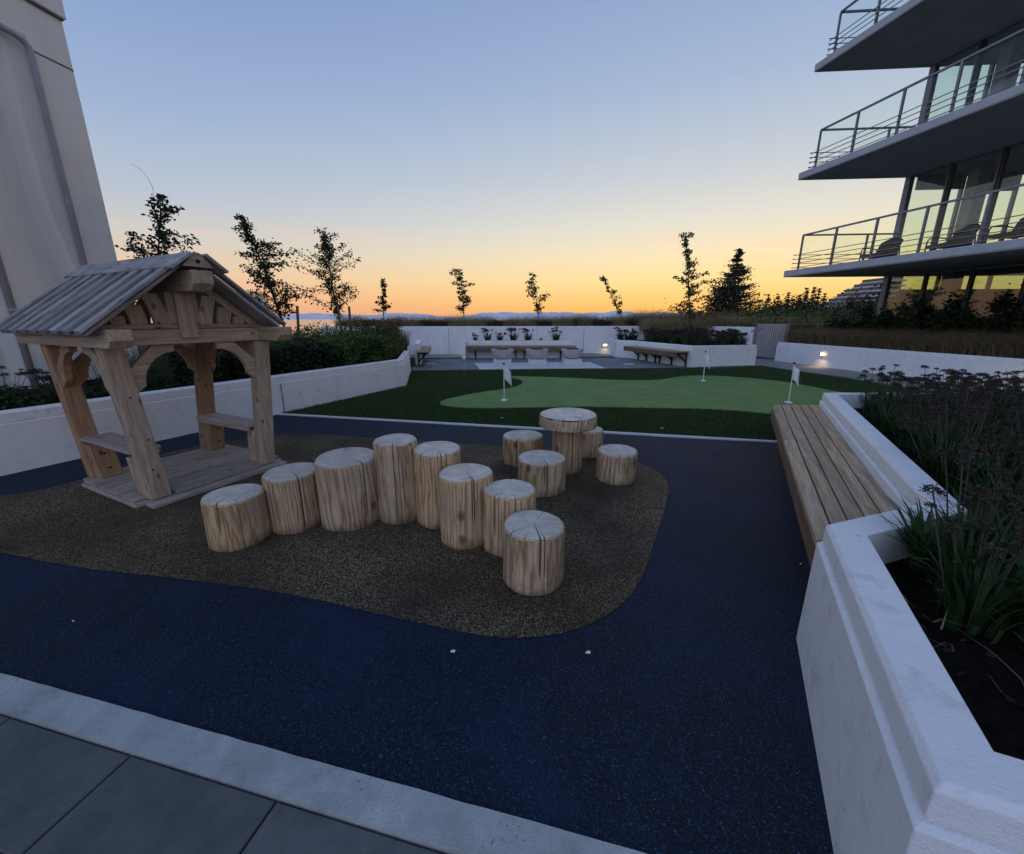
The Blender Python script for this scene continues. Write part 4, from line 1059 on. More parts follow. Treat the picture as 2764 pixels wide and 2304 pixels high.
# relief of the long wall: hollows added for the pipes' soft shade, edge crisp on the far side and soft on the near side
NA, NZ = 300, 120
def shade_relief(a, z):
    """depth of the wall surface at distance a from the corner, height z"""
    sst = lambda q: 0.0 if q <= 0 else 1.0 if q >= 1 else q * q * (3 - 2 * q)
    if z > 5.36: return 0.0
    head = sst((5.36 - z) / 0.10)
    for a0 in (0.52, 1.55, 2.58):
        x = a - a0
        if 0 < x < 1.03:
            k = 0.02 + 0.24 * sst((z - 1.6) / 1.8)
            d = 0.05 * min(1, x / 0.012) + 0.17 * sst((x - k) / 0.11)
            d *= 1 - sst((x - k - 0.13) / (0.90 - k)) if x > k + 0.13 else 1
            if x > 1.0: d *= max(0, (1.03 - x) / 0.03)
            return d * head
    return 0.0
arr = sorted(set([0.0, 0.25, 0.5] + [a0 + q for a0 in (0.52, 1.55, 2.58) for q in [0.0, 0.004, 0.008, 0.012] + list(np.linspace(0.02, 1.02, 70))] + [3.61, 3.8, 5.0, 7.0, 9.0]))
zz = sorted(set(list(np.linspace(0.3, 5.2, 60)) + [5.22, 5.24, 5.26, 5.28, 5.30, 5.32, 5.34, 5.36, 5.37, 5.82]))
gv = [TP(a, shade_relief(a, z), z) for z in zz for a in arr]; na = len(arr)
gf = [(i * na + k, i * na + k + 1, (i + 1) * na + k + 1, (i + 1) * na + k) for i in range(len(zz) - 1) for k in range(na - 1)]
link_mesh('wall', gv, gf, M['tower'], tower, smooth=True)
b.add([TP(0, 0, 0.3), TP(0, 4, 0.3), TP(0, 4, 5.82), TP(0, 0, 5.82)], [(0, 1, 2, 3)])
b.add([TP(0, 4, 0.3), TP(9, 4, 0.3), TP(9, 4, 5.82), TP(0, 4, 5.82)], [(0, 1, 2, 3)])
b.build('end_wall', M['tower'], tower)
bx = MB(); m_, L_ = frame(TP(-0.04, 2.0, 5.98), TP(9, 2.0, 5.98)); bx.box((L_ / 2, 0, 0), (L_, 4.1, 0.27)); bx.build('parapet_cap', M['tower'], tower, bevel=0.02, at=m_)
beam('joint_line', TP(-0.004, -0.004, 5.832), TP(9, -0.004, 5.832), 0.06, 0.022, M['darkmull'], tower, bevel=0)
beam('joint_line', TP(-0.002, 0.002, 5.195), TP(0.515, 0.002, 5.195), 0.012, 0.022, M['darkmull'], tower, bevel=0)
beam('joint_line', TP(3.62, 0.002, 5.195), TP(9, 0.002, 5.195), 0.012, 0.022, M['darkmull'], tower, bevel=0)

for a0, ax in ((0.56, 1.20), (1.59, 2.3)):
    pts = [TP(a0, -0.055, 0.5), TP(a0, -0.055, 5.12), TP(a0 + 0.02, -0.055, 5.20), TP(a0 + 0.07, -0.055, 5.25), TP(a0 + 0.16, -0.055, 5.275), TP(ax, -0.055, 5.30)]
    b = MB(); b.tube(pts, 0.042, 14); b.build('downpipe', M['pipe'], tower, smooth=True)
    for z in (1.6, 3.2, 4.7):
        b = MB(); b.tube([TP(a0, -0.055, z), TP(a0, -0.055, z + 0.03)], 0.047, 14); b.build('pipe_clip', M['pipe'], tower)

# ================================================================== RIGHT APARTMENT BUILDING
apt = thing('apartment_building', (12.7, 14.6, 0), 'modern apartment block with thin white balcony slabs and glass railings at the right', 'building')
Tp = Vector((9.42, 15.0, 0)); ND = Vector((0.170, -0.985, 0)).normalized(); RD = Vector((0.997, -0.078, 0)).normalized()
Cc = Vector((12.72, 14.62, 0)); FD = Vector((0.155, -0.988, 0)).normalized()
SL = [2.88, 5.88, 8.86, 11.86]
for i, z in enumerate(SL):
    tip = Tp + Vector((-0.035 * i, 0.0, 0))
    poly = [tip, tip + ND * 14, tip + ND * 14 + RD * 14, tip + RD * 14]
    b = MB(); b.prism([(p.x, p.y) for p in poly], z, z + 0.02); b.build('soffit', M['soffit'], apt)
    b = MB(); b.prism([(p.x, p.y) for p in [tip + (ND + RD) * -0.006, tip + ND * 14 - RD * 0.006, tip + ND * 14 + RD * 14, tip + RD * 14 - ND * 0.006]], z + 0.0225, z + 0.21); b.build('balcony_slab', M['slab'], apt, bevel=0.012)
b = MB(); pf = [Cc + RD * 0.3 + FD * 0.3, Cc + FD * 14 + RD * 0.3, Cc + FD * 14 + RD * 9, Cc + RD * 9 + FD * 0.3]
b.prism([(p.x, p.y) for p in pf], -0.4, 0.02); b.build('ground_floor', M['soffit'], apt)
# facade: glass, mullions
FN = Vector((-FD.y, FD.x, 0)); FN = FN if FN.x < 0 else -FN
mull = [0.0, 1.18, 2.36, 3.54, 4.72, 5.9, 7.1, 8.3, 9.5, 10.7]
for lv in range(4):
    z0 = 0.02 if lv == 0 else SL[lv - 1] + 0.212; z1 = SL[lv] - 0.002
    for k, a in enumerate(mull):
        p = Cc + FD * a
        beam('mullion', p + Vector((0, 0, z0)), p + Vector((0, 0, z1)), 0.10 if k else 0.16, 0.09 if k else 0.16, M['darkmull'] if k else M['alu'], apt, up=FD, bevel=0)
        if k and lv: beam('mullion_trim', p + FN * 0.06 - FD * 0.045 + Vector((0, 0, z0)), p + FN * 0.06 - FD * 0.045 + Vector((0, 0, z1)), 0.03, 0.04, M['alu'], apt, up=FD, bevel=0)
        if k < len(mull) - 1:
            q = Cc + FD * mull[k + 1]
            g = MB(); c = (p + q) / 2; m, L = frame(p + FD * 0.055, q - FD * 0.055); g.box((L / 2, 0, 0), (L, 0.012, z1 - z0 - 0.10)); 
            mm = m.copy(); mm.translation = p + FD * 0.055 + Vector((0, 0, (z0 + z1) / 2)); g.build('pane', M['glass'] if lv else M['glass_dark'], apt, at=mm)
            for zz_ in (z0 + 0.027, z1 - 0.027): beam('rail_frame', p + FD * 0.05 + Vector((0, 0, zz_)), q - FD * 0.05 + Vector((0, 0, zz_)), 0.06, 0.05, M['alu'], apt, bevel=0)
    for k in range(6):
        p = Cc + RD * (k * 1.6); q = p + RD * 1.6
        if k: beam('mullion', p + Vector((0, 0, z0)), p + Vector((0, 0, z1)), 0.09, 0.09, M['alu'], apt, up=RD, bevel=0)
        g = MB(); m, L = frame(p + RD * 0.05, q - RD * 0.05); m.translation = p + RD * 0.05 + Vector((0, 0, (z0 + z1) / 2)); g.box((L / 2, 0, 0), (L, 0.012, z1 - z0 - 0.02)); g.build('pane', M['glass'] if lv else M['glass_dark'], apt, at=m)
    # inner columns and walls, and blinds
    cpos = [(0.9, 1.05), (0.9, 4.4), (4.6, 0.8), (5.0, 5.2)] 
    for a, c in cpos:
        p = Cc + RD * a + FD * c
        beam('column', p + Vector((0, 0, z0)), p + Vector((0, 0, z1)), 0.42, 0.30, M['inner'], apt, up=FD, bevel=0.01)
    p = Cc + FD * 5.4 + RD * 0.2
    b = MB(); m, L = frame(p, p + RD * 8); m.translation = p + Vector((0, 0, (z0 + z1) / 2)); b.box((L / 2, 0, 0), (L, 0.15, z1 - z0)); b.build('inner_wall', M['inner'], apt, at=m)
    if lv == 0:
        p = Cc + RD * 0.25 + FD * 0.22
        b = MB(); m, L = frame(p, p + RD * 8.5); m.translation = p + Vector((0, 0, 1.23)); b.box((L / 2, 0, 0), (L, 0.06, 2.42)); b.build('reflection_screen', M['screen'], apt, at=m)  # added panel: hides the sky behind, its tone stands for reflections
        p = Cc + FD * 0.9 + RD * 4.2
        b = MB(); m, L = frame(p, p + FD * 4.4); m.translation = p + Vector((0, 0, (z0 + z1) / 2)); b.box((L / 2, 0, 0), (L, 0.15, z1 - z0)); b.build('inner_wall', M['inner'], apt, at=m)
    if lv in (1, 2):
        for k, drop_ in ((0, 0.42), (1, 0.5), (2, 0.45)):
            if lv == 2 and k < 2: continue
            p = Cc + RD * (k * 1.6 + 0.12) + FD * 0.10; q = p + RD * 1.35
            b = MB(); m, L = frame(p, q); m.translation = p + Vector((0, 0, z1 - drop_ / 2)); b.box((L / 2, 0, 0), (L, 0.008, drop_)); b.build('roller_blind', M['blind'], apt, at=m)
# railings on the balcony levels
def railing(z, idx):
    P0 = Tp + ND * 0.42 + RD * 0.10
    runs = [(P0, P0 + ND * 10.8, ND, 9), (P0 + ND * 0.0, P0 + RD * 3.0, RD, 3)]
    for ri, (a, c, d, n) in enumerate(runs):
        beam('handrail', a + Vector((0, 0, z + 1.06)), c + Vector((0, 0, z + 1.06)), 0.055, 0.045, M['alu'], apt, bevel=0)
        nn_ = Vector((-d.y, d.x, 0))
        for k in range(n + 1):
            if ri and k == 0: continue
            p = a.lerp(c, k / n)
            beam('railing_post', p + Vector((0, 0, z)), p + Vector((0, 0, z + 1.04)), 0.05, 0.05 if k else 0.04, M['alu'], apt, up=d, bevel=0)
            if k < n:
                q = a.lerp(c, (k + 1) / n); g = MB(); m, L = frame(p + d * 0.05, q - d * 0.05); m.translation = p + d * 0.05 + Vector((0, 0, z + 0.54)); g.box((L / 2, 0, 0), (L, 0.012, 0.92)); g.build('glass_panel', M['glass_rail'], apt, at=m)
        outn = -RD if ri == 0 else -ND
        for zz_ in (0.06, 0.20, 0.33, 0.46):
            ext = d * 0.17
            beam('rail_bar', a - ext + outn * 0.06 + Vector((0, 0, z + zz_)), c + outn * 0.06 + Vector((0, 0, z + zz_)), 0.018, 0.018, M['alu'], apt, bevel=0)
for i in range(3): railing(SL[i] + 0.21, i)
# lounge chairs on the first balcony
def lounge(loc, rz, label, proto_=[]):
    if proto_:
        return copy_tree(proto_[0], Matrix.Translation(loc) @ Matrix.Rotation(rz, 4, 'Z'), label)
    t = thing('lounge_chair', loc, label, 'chair', 'dark woven chairs on the first balcony', rz); X = WM[t.name]
    b = MB(); b.box((0, 0.0, 0.36), (0.62, 0.66, 0.09)); b.build('seat', M['chair'], t, bevel=0.02, at=X)
    b = MB(); vs = []
    n = 8
    for j in range(5):
        for i in range(n + 1):
            u = i / n * 2 - 1; zz = 0.40 + 0.50 * (j / 4) * (1 - 0.25 * u * u * (j / 4)); vs.append((u * 0.33, 0.33 + 0.16 * (j / 4) - 0.10 * u * u, zz))
    fs = [(j * (n + 1) + i, j * (n + 1) + i + 1, (j + 1) * (n + 1) + i + 1, (j + 1) * (n + 1) + i) for j in range(4) for i in range(n)]
    o = link_mesh('backrest', vs, fs, M['chair'], t, smooth=True, at=X); md = o.modifiers.new('t', 'SOLIDIFY'); md.thickness = 0.03
    for sx in (-1, 1):
        b = MB(); b.tube([(sx * 0.33, -0.32, 0.0), (sx * 0.33, -0.30, 0.52), (sx * 0.33, -0.25, 0.60), (sx * 0.33, 0.05, 0.61), (sx * 0.33, 0.33, 0.57), (sx * 0.33, 0.36, 0.4), (sx * 0.33, 0.40, 0.0)], 0.018, 8); b.build('arm_frame', M['black'], t, at=X)
    proto_.append(t); return t
zb = SL[0] + 0.211
lounge(Cc + FD * 0.75 - RD * 1.15 + Vector((0, 0, zb)), R(-80), 'dark woven chair on the first balcony nearest the glass corner')
lounge(Cc + FD * 2.55 - RD * 1.05 + Vector((0, 0, zb)), R(-95), 'dark woven chair in the middle of the first balcony')
lounge(Cc + FD * 4.1 - RD * 1.25 + Vector((0, 0, zb)), R(-90), 'dark woven chair on the first balcony nearest the right edge')
# gate
gt = thing('gate', (9.5, 15.7, 0), 'pale slatted gate between the tall wall and the lamp wall', 'gate')
g0, g1 = Vector((9.46, 16.18, 0)), Vector((9.98, 15.22, 0))
gd = (g1 - g0).normalized()
for f in (0, 1):
    p = g0.lerp(g1, f); beam('gate_post', p, p + Vector((0, 0, 1.33)), 0.06, 0.06, M['alu'], gt, up=gd, bevel=0)
for z in (0.10, 1.28): beam('gate_rail', g0 + gd * 0.04 + Vector((0, 0, z)), g1 - gd * 0.04 + Vector((0, 0, z)), 0.04, 0.05, M['gate'], gt, bevel=0)
L = (g1 - g0).length
for k in range(13):
    p = g0 + gd * (0.075 + k * (L - 0.15) / 12)
    beam('slat', p + Vector((0, 0, 0.127)), p + Vector((0, 0, 1.253)), 0.022, 0.058, M['gate'], gt, up=gd, bevel=0)
gf = thing('glass_fence', (11, 15.2, 0.67), 'low clear glass fence beside the gate in front of dry grasses', 'fence')
a, c = Vector((9.98, 15.12, 0.67)), Vector((13.4, 15.42, 0.67)); d = (c - a).normalized()
for k in range(3):
    p = a + d * (k * 1.12); m, L = frame(p + d * 0.02, p + d * 1.10); m.translation = p + d * 0.02 + Vector((0, 0, 0.32)); g = MB(); g.box((L / 2, 0, 0), (L, 0.012, 0.62)); g.build('pane', M['glass_rail'], gf, at=m)
beam('top_rail', a + Vector((0, 0, 0.645)), a + d * 3.36 + Vector((0, 0, 0.645)), 0.02, 0.02, M['gate'], gf, bevel=0)
for k in range(4):
    p = a + d * (k * 1.12); beam('post', p, p + Vector((0, 0, 0.63)), 0.02, 0.02, M['gate'], gf, up=d, bevel=0)

# ================================================================== FAR BUILDINGS
fb = thing('terraced_building', (0, 0, -20), 'distant white stepped apartment building beyond the conifers', 'building')
for k in range(9):
    z = 1.49 + (-0.6 + k * 2.15)
    uL = 2215 + k * 22
    Y = 190
    x0 = A(uL, 830, Y).x; x1 = A(2425, 830, Y).x
    b = MB(); b.box(((x0 + x1) / 2, Y + 8, z - 0.25), (x1 - x0, 18, 0.75)); b.build('storey_band', M['far_white'], fb)
    b = MB(); b.box(((x0 + x1) / 2 + 1.2, Y + 10, z + 0.85), (x1 - x0 - 2.4, 18, 1.4)); b.build('window_band', M['far_dark'], fb)
b = MB(); b.box(((A(2215, 830, 190).x + A(2425, 830, 190).x) / 2, 200, -10.4), (A(2425, 830, 190).x - A(2215, 830, 190).x, 18, 20.4)); b.build('storey_band', M['far_white'], fb)
cb = thing('distant_tower', A(652, 900, 60), 'small sunlit cream rooftop with a mast seen past the playhouse roof', 'building')
p = A(652, 822, 60)
b = MB(); b.prism([(p.x - 1.6, p.y), (p.x + 1.6, p.y), (p.x + 1.6, p.y + 4), (p.x - 1.6, p.y + 4)], -20, A(652, 788, 60).z); b.build('wall', M['cream'], cb)
b = MB(); q = A(640, 788, 60); b.tube([q, q + Vector((0, 0, 0.9))], 0.10, 6); b.build('mast', M['black'], cb)

# ================================================================== TREES
def sapling(name, base, top, width, seed, label, leaf=0.09, nleaf=2600, mat='leaf_dark', bare=0.25, profile=None, nbr=26, group=None, droop=0.25, trunk_r=0.03, up=0.75, extra=None):
    """young tree: trunk from base to top, upswept limbs; profile(f) gives relative crown half-width at height f"""
    q = random.Random(seed); base, top = Vector(base), Vector(top); ax = top - base; Ht = ax.length
    t = thing(name, base, label, 'tree', group)
    def tr(f):
        p = base + ax * f; w = 0.018 * Ht
        return p + Vector((math.sin(f * 5 + seed) * w * f, math.cos(f * 4 + seed) * w * f, 0))
    b = MB(); n = 12
    b.tube([tr(i / n) for i in range(n + 1)], [trunk_r * (1 - 0.85 * i / n) + 0.003 for i in range(n + 1)], 7)
    P = []
    brs = []
    for k in range(nbr):
        f = bare + (0.97 - bare) * ((k + q.random()) / nbr)
        az = q.uniform(0, 2 * math.pi); w = width * (profile(f) if profile else (1 - f) ** 0.7) * q.choice((0.35, 0.6, 0.8, 1.0, 1.3)) * q.uniform(0.85, 1.15)
        w = max(w, 0.05 * width)
        brs.append((f, az, w))
    if extra: brs += extra
    for f, az, w in brs:
        p0 = tr(f); d = Vector((math.cos(az), math.sin(az), 0)); m = 7; pts = []
        for i in range(m + 1):
            g = i / m
            pts.append(p0 + d * (w * g) + Vector((0, 0, w * (up * g - droop * g * g * 1.4))) + Vector((q.uniform(-1, 1), q.uniform(-1, 1), q.uniform(-1, 1))) * 0.02 * w)
        b.tube(pts, [trunk_r * 0.35 * (1 - 0.85 * i / m) + 0.0015 for i in range(m + 1)], 4, cap=False)
        brs_n = max(4, int(nleaf / len(brs) * (0.4 + w / width)))
        for _ in range(brs_n):
            g = q.uniform(0.12, 1.05); i = min(int(g * m), m - 1); p = pts[i].lerp(pts[i + 1], g * m - i)
            sp = 0.045 * w + 0.022 + 0.03 * width * (1 - g)
            P.append(p + Vector((q.gauss(0, sp), q.gauss(0, sp), q.gauss(0, sp * 0.7))))
    for _ in range(int(nleaf * 0.12)):
        f = q.uniform(bare, 1.0); s_ = 0.06 * width * (profile(f) if profile else 1) + 0.03; P.append(tr(f) + Vector((q.gauss(0, s_), q.gauss(0, s_), q.gauss(0, 0.04))))
    b.build('trunk', M['bark'], t)
    P = np.array([tuple(p) for p in P]); fast_mesh('crown', leaves(P, leaf, 0.6, 0.35), 4, M[mat], t)
    return t
def px_tree(name, ub, vb, ut, vt, Y, wpx, seed, label, **kw):
    p = A(ub, vb, Y); q = A(ut, vt, Y); w = wpx / F * Y * 0.98
    return sapling(name, p, q, w, seed, label, **kw)
hump = lambda pk, sh=1.0: (lambda f: max(0.08, 1 - abs((f - pk) / (1 - pk if f > pk else pk)) ** 1.3) ** sh)
G1 = 'young leafy trees in the left planter'; G2 = 'small young trees beyond the back wall'
px_tree('young_tree', 430, 1000, 418, 520, 8.0, 150, 3, 'broad leafy young tree rising behind the playhouse roof', leaf=0.075, nleaf=1900, bare=0.30, profile=hump(0.45), nbr=26, trunk_r=0.03, up=0.9)
t = bpy.data.objects[-1] if False else None
b = MB(); p0 = A(418, 540, 8.0); pts = [p0, A(412, 505, 8.0), A(398, 478, 8.0), A(378, 456, 8.0), A(352, 441, 8.0)]
b.tube(pts, [0.005, 0.004, 0.003, 0.0025, 0.002], 5)
_yt = bpy.data.objects['young_tree']; b.build('bare_twig', M['bark'], _yt)
px_tree('young_tree', 785, 930, 652, 576, 10.0, 130, 5, 'tallest dark young tree to the right of the playhouse roof', leaf=0.066, nleaf=3900, bare=0.20, profile=lambda f: 0.04 + 1.12 * (1 - f) ** 1.1, nbr=44, trunk_r=0.03, group=G1)
px_tree('young_tree', 932, 935, 868, 620, 11.5, 74, 9, 'staked young tree leaning left, second from the playhouse', leaf=0.064, nleaf=2900, bare=0.26, profile=hump(0.5, 0.7), nbr=40, trunk_r=0.026, up=0.95, group=G1)
for args in ((1037, 880, 1031, 748, 19.5, 30, 11, 'small bushy young tree furthest left above the back wall', dict(profile=lambda f: 1.05 - f, nleaf=900)),
             (1254, 885, 1242, 724, 19.5, 34, 12, 'small young tree with a forked top left of the fire bowls', dict(profile=lambda f: 0.55 + 0.5 * (1 - f), nleaf=900)),
             (1456, 885, 1440, 736, 19.5, 36, 13, 'small sparse young tree directly above the narrow planter', dict(profile=lambda f: 0.35 + 1.1 * max(0, 0.6 - abs(f - 0.3)), nleaf=650)),
             (1690, 885, 1628, 742, 19.5, 24, 14, 'thin young tree leaning strongly to the left above the wall', dict(profile=lambda f: 0.9 - 0.4 * f, nleaf=420, mat='leaf_olive'))):
    kw = dict(leaf=0.10, bare=0.26, nbr=18, trunk_r=0.02, group=G2, mat='leaf_dark'); kw.update(args[8])
    px_tree('young_tree', *args[:8], **kw)
px_tree('young_tree', 1868, 925, 1848, 628, 16.8, 58, 17, 'tall thin staked tree growing out of the angled allium planter', leaf=0.09, nleaf=2300, bare=0.22, profile=lambda f: 0.28 + 0.9 * max(0, 1 - f * 1.25), nbr=34, trunk_r=0.03, mat='leaf_olive')
def stakes(pxs, Y, label, tie=None, group='stakes tied to the young trees'):
    for (ub, vb, ut, vt, lb) in pxs:
        b = MB(); b.tube([A(ub, vb, Y), A(ut, vt, Y)], 0.032 if Y < 14 else 0.045, 8); o = b.build('tree_stake', M['stake']); tag(o, lb, 'stake', group)
stakes([(808, 935, 802, 825, 'single dark stake beside the tallest young tree')], 9.9, '')
stakes([(926, 925, 911, 820, 'left one of the stake pair holding the leaning tree'), (949, 920, 942, 826, 'right one of the stake pair holding the leaning tree')], 11.3, '')
stakes([(1835, 915, 1838, 838, 'left stake of the tree in the angled allium planter'), (1874, 915, 1874, 842, 'right pale stake of the tree in the angled allium planter')], 16.6, '')
def conifer(name, base, h, w, seed, label, n=9000, mat='conifer', size=0.5, group=None, cat='tree', open_=1.0, step=1.1):
    q = random.Random(seed); base = Vector(base); t = thing(name, base, label, cat, group)
    b = MB(); b.tube([base, base + Vector((0, 0, h * 0.98))], [w * 0.035 + 0.1, 0.04], 7)
    P = []; tiers = max(8, int(h / step))
    for k in range(tiers):
        f = (k + q.random()) / tiers; f = f ** 0.9
        for _ in range(q.randint(4, 6)):
            az = q.uniform(0, 2 * math.pi); L = w * (1 - f) ** 1.12 * q.uniform(0.5, 1.2) + w * 0.012; z = h * (0.05 + 0.945 * f)
            d = Vector((math.cos(az), math.sin(az), 0)); pts = [base + Vector((0, 0, z)) + d * (L * g) + Vector((0, 0, L * (0.05 * g - 0.42 * g * (1 - g) + 0.06 * g * g))) for g in (0, 0.33, 0.66, 1)]
            b.tube(pts, [0.05 * w / 4, 0.03 * w / 4, 0.02 * w / 4, 0.01], 4, cap=False)
            m = int(n / tiers / 5 * (0.3 + L / w))
            for _ in range(m):
                g = q.random() ** 0.8; i = min(int(g * 3), 2); p = pts[i].lerp(pts[i + 1], g * 3 - i); s_ = 0.05 * L + 0.12 * open_
                P.append(p + Vector((q.gauss(0, s_), q.gauss(0, s_), -abs(q.gauss(0, s_ * 1.2)))))
    b.build('trunk', M['bark'], t)
    fast_mesh('crown', leaves(np.array([tuple(p) for p in P]), size, 0.5, 0.4), 4, M[mat], t)
def at_px(u, vtop, Y, z0=-20.0):
    p = A(u, vtop, Y); return Vector((p.x, Y, z0)), p.z - z0
bp, h = at_px(1996, 664, 75); conifer('conifer', bp, h, 21.0, 31, 'big ragged conifer standing alone against the sunset', n=26000, size=0.34, step=0.55)
bp, h = at_px(1955, 770, 70)
def bushy(name, base, h, w, seed, label, n=5000, size=0.5, mat='forest', group=None, low=0.0, cat='tree', clumps=26):
    q = np.random.RandomState(seed); t = thing(name, base, label, cat, group); P = []
    for _ in range(clumps):
        f = q.rand(); a = q.rand() * 6.28; r = w * math.sqrt(max(0.05, 1 - (2 * f - 1) ** 2)) * (0.3 + 0.7 * q.rand()); c = np.array([base[0] + r * math.cos(a), base[1] + r * math.sin(a), base[2] + h * (low + (1 - low) * (0.12 + 0.80 * f))])
        P.append(c + q.randn(n // clumps, 3) * np.array([w * 0.2, w * 0.2, h * (1 - low) * 0.085]))
    P = np.concatenate(P)
    b = MB(); b.tube([Vector(base), Vector(base) + Vector((0, 0, h * 0.8))], [w * 0.06, w * 0.015], 6); b.build('trunk', M['bark'], t)
    fast_mesh('crown', leaves(P, size, 0.6), 4, M[mat], t)
bushy('broadleaf_tree', bp, h, 3.6, 41, 'round dark tree in front of the big lone conifer', n=4500, size=0.45, low=0.55)
# forest edge to the right: single trees, then the wood itself
spec = [(2075, 792, 120, 'c'), (2102, 795, 118, 'c'), (2130, 786, 125, 'c'), (2160, 792, 120, 'c'), (2180, 772, 112, 'c'), (2200, 768, 116, 'c'), (2214, 772, 112, 'c'), (2228, 790, 120, 'c'), (2150, 806, 100, 'b'), (2090, 812, 100, 'b'), (2050, 812, 110, 'b'), (2200, 815, 95, 'b'),
        (2290, 778, 215, 'c'), (2310, 772, 220, 'c'), (2335, 778, 215, 'c'), (2385, 756, 90, 'c'), (2370, 790, 85, 'b')]
names_ = ['dark conifer at the left start of the wood below the balcony tip', 'short conifer next in the row of the far wood', 'conifer with a dense top in the middle of the far wood', 'low conifer between taller ones in the far wood', 'tall thin conifer, left of the trio against the glow', 'tallest conifer of the trio against the glow', 'right conifer of the trio against the glow', 'small conifer right of the trio near the stepped building',
          'round dark broadleaf tree below the middle conifers', 'broadleaf tree low at the left of the far wood', 'broadleaf tree beside the lone conifer', 'broadleaf tree below the trio of conifers', 'faint conifer behind the stepped building, left one', 'faint conifer behind the stepped building, middle one', 'faint conifer behind the stepped building, right one', 'dark conifer next to the apartment corner column', 'dark rounded tree in front of the stepped building']
for i, ((u, v, Y, k), lb) in enumerate(zip(spec, names_)):
    bp, h = at_px(u, v, Y)
    if k == 'c': conifer('conifer', bp, h, 5.0 + (i % 3) * 0.8 + (2.5 if Y > 200 else 0), 60 + i, lb, n=9000, size=0.36 if Y < 150 else 0.7, step=0.6, group='conifers of the far wood')
    else: bushy('broadleaf_tree', bp, h, 6.5, 80 + i, lb, n=3600, size=0.6, group='broadleaf trees of the far wood', low=0.5)
q = np.random.RandomState(5); P = []
for _ in range(420):
    u = 1750 + 730 * q.rand() ** 0.9; Y = q.uniform(90, 260)
    vt = np.interp(u, [1300, 1500, 1700, 1900, 2050, 2120, 2250, 2400, 2480], [858, 852, 850, 842, 834, 826, 832, 822, 818]) + q.uniform(0, 22)
    p = A(u, vt, Y); r = q.uniform(2, 4.5)
    P.append(np.array([p.x, p.y, p.z - r * 0.8]) + q.randn(130, 3) * np.array([r, r, r * 0.55]))
    P.append(np.array([p.x, p.y, p.z - r * 3.2]) + q.randn(90, 3) * np.array([r, r, r * 1.3]))
tag(fast_mesh('wood', leaves(np.concatenate(P), 0.62, 0.6), 4, M['forest']), kind='stuff')

# ================================================================== PLANTING
# grasses above the back wall
n = 26000; xs = npr.uniform(-7.5, 9.3, n); ys = 17.75 + (xs + 8) * 1.3 / 16 + npr.rand(n) ** 1.5 * 1.6
ys = np.where(xs > 8.0, ys - (xs - 8.0) * 1.5, ys)
P = np.stack([xs, ys, np.full(n, 1.08)], 1)
clump = np.array([mnoise.noise(Vector((x * 1.1, y * 1.4, 3))) for x, y in P[:, :2]])
hh = 0.56 + 0.24 * clump + 0.10 * (xs > 2) + 0.12 * (xs > 5.5)
sel = clump > -0.05
tag(fast_mesh('ornamental_grass', blades(P[sel], hh[sel] * 1.15, 0.9, 0.011, 3, 0.25), 4, M['grass_tan']), kind='stuff')
tag(fast_mesh('ground_cover', blades(P[~sel], hh[~sel] * 0.95, 0.9, 0.016, 2, 0.2), 4, M['grass_brown']), kind='stuff')
xs = npr.uniform(-7.5, 9.2, 16000); ys = 17.8 + (xs + 8) * 1.3 / 16 + npr.rand(16000) * 1.2; ys = np.where(xs > 8.0, ys - (xs - 8.0) * 1.5, ys)
P = np.stack([xs, ys, 1.1 + npr.rand(16000) * 0.32], 1)
tag(fast_mesh('low_shrubs', leaves(P, 0.05, 0.8), 4, M['leaf_autumn']), kind='stuff')
# bigger plumes at the right end of the wall and round the gate
n = 14000; xs = npr.uniform(5.6, 12.5, n); ys = npr.uniform(17.8, 20.5, n) - np.clip(xs - 8.6, 0, 9) * 0.25
P = np.stack([xs, ys, np.full(n, 1.0)], 1)
tag(fast_mesh('ornamental_grass', blades(P, 0.70, 0.8, 0.014, 3, 0.25), 4, M['grass_tan']), kind='stuff')
# slope planting between the lamp wall and the apartments
n = 46000; ys = npr.uniform(1.5, 15.1, n); xs = 10.1 + (12.2 - ys) * 0.175 + 0.25 + npr.rand(n) * 2.3
P = np.stack([xs, ys, np.full(n, 0.6)], 1)
tag(fast_mesh('ornamental_grass', blades(P, 0.60 + 0.25 * npr.rand(n), 1.0, 0.010, 3, 0.3), 4, M['grass_dull']), kind='stuff')
# dark bushes in front of the ground floor glass
for i in range(15):
    y = 15.3 - i * 0.86; x = 12.15 + (14.6 - y) * 0.158 - 0.35 * ((i * 37) % 5) / 5
    h = 1.15 + 0.45 * (((i * 53) % 7) / 7) + (0.2 if i in (4, 9) else 0)
    bushy('bush', (x, y, 0.55), h, 0.42, 100 + i, 'dark evergreen bush below the apartment windows, %s from the glass corner' % ['first', 'second', 'third', 'fourth', 'fifth', 'sixth', 'seventh', 'eighth', 'ninth', 'tenth', 'eleventh', 'twelfth', 'thirteenth', 'fourteenth', 'fifteenth'][i], n=1500, size=0.10, mat='leaf_dark', group='dark bushes along the apartment windows', cat='bush', clumps=18)
q = np.random.RandomState(9); P = []
for _ in range(60):
    x = q.uniform(9.8, 16); y = q.uniform(16.8, 21.5); r = q.uniform(0.3, 0.6); P.append(np.array([x, y, q.uniform(0.7, 1.55)]) + q.randn(160, 3) * r * np.array([1, 1, 0.6]))
tag(fast_mesh('hedge', leaves(np.concatenate(P), 0.11, 0.8), 4, M['leaf_green']), 'green hedge mass behind the glass fence and gate', 'hedge')
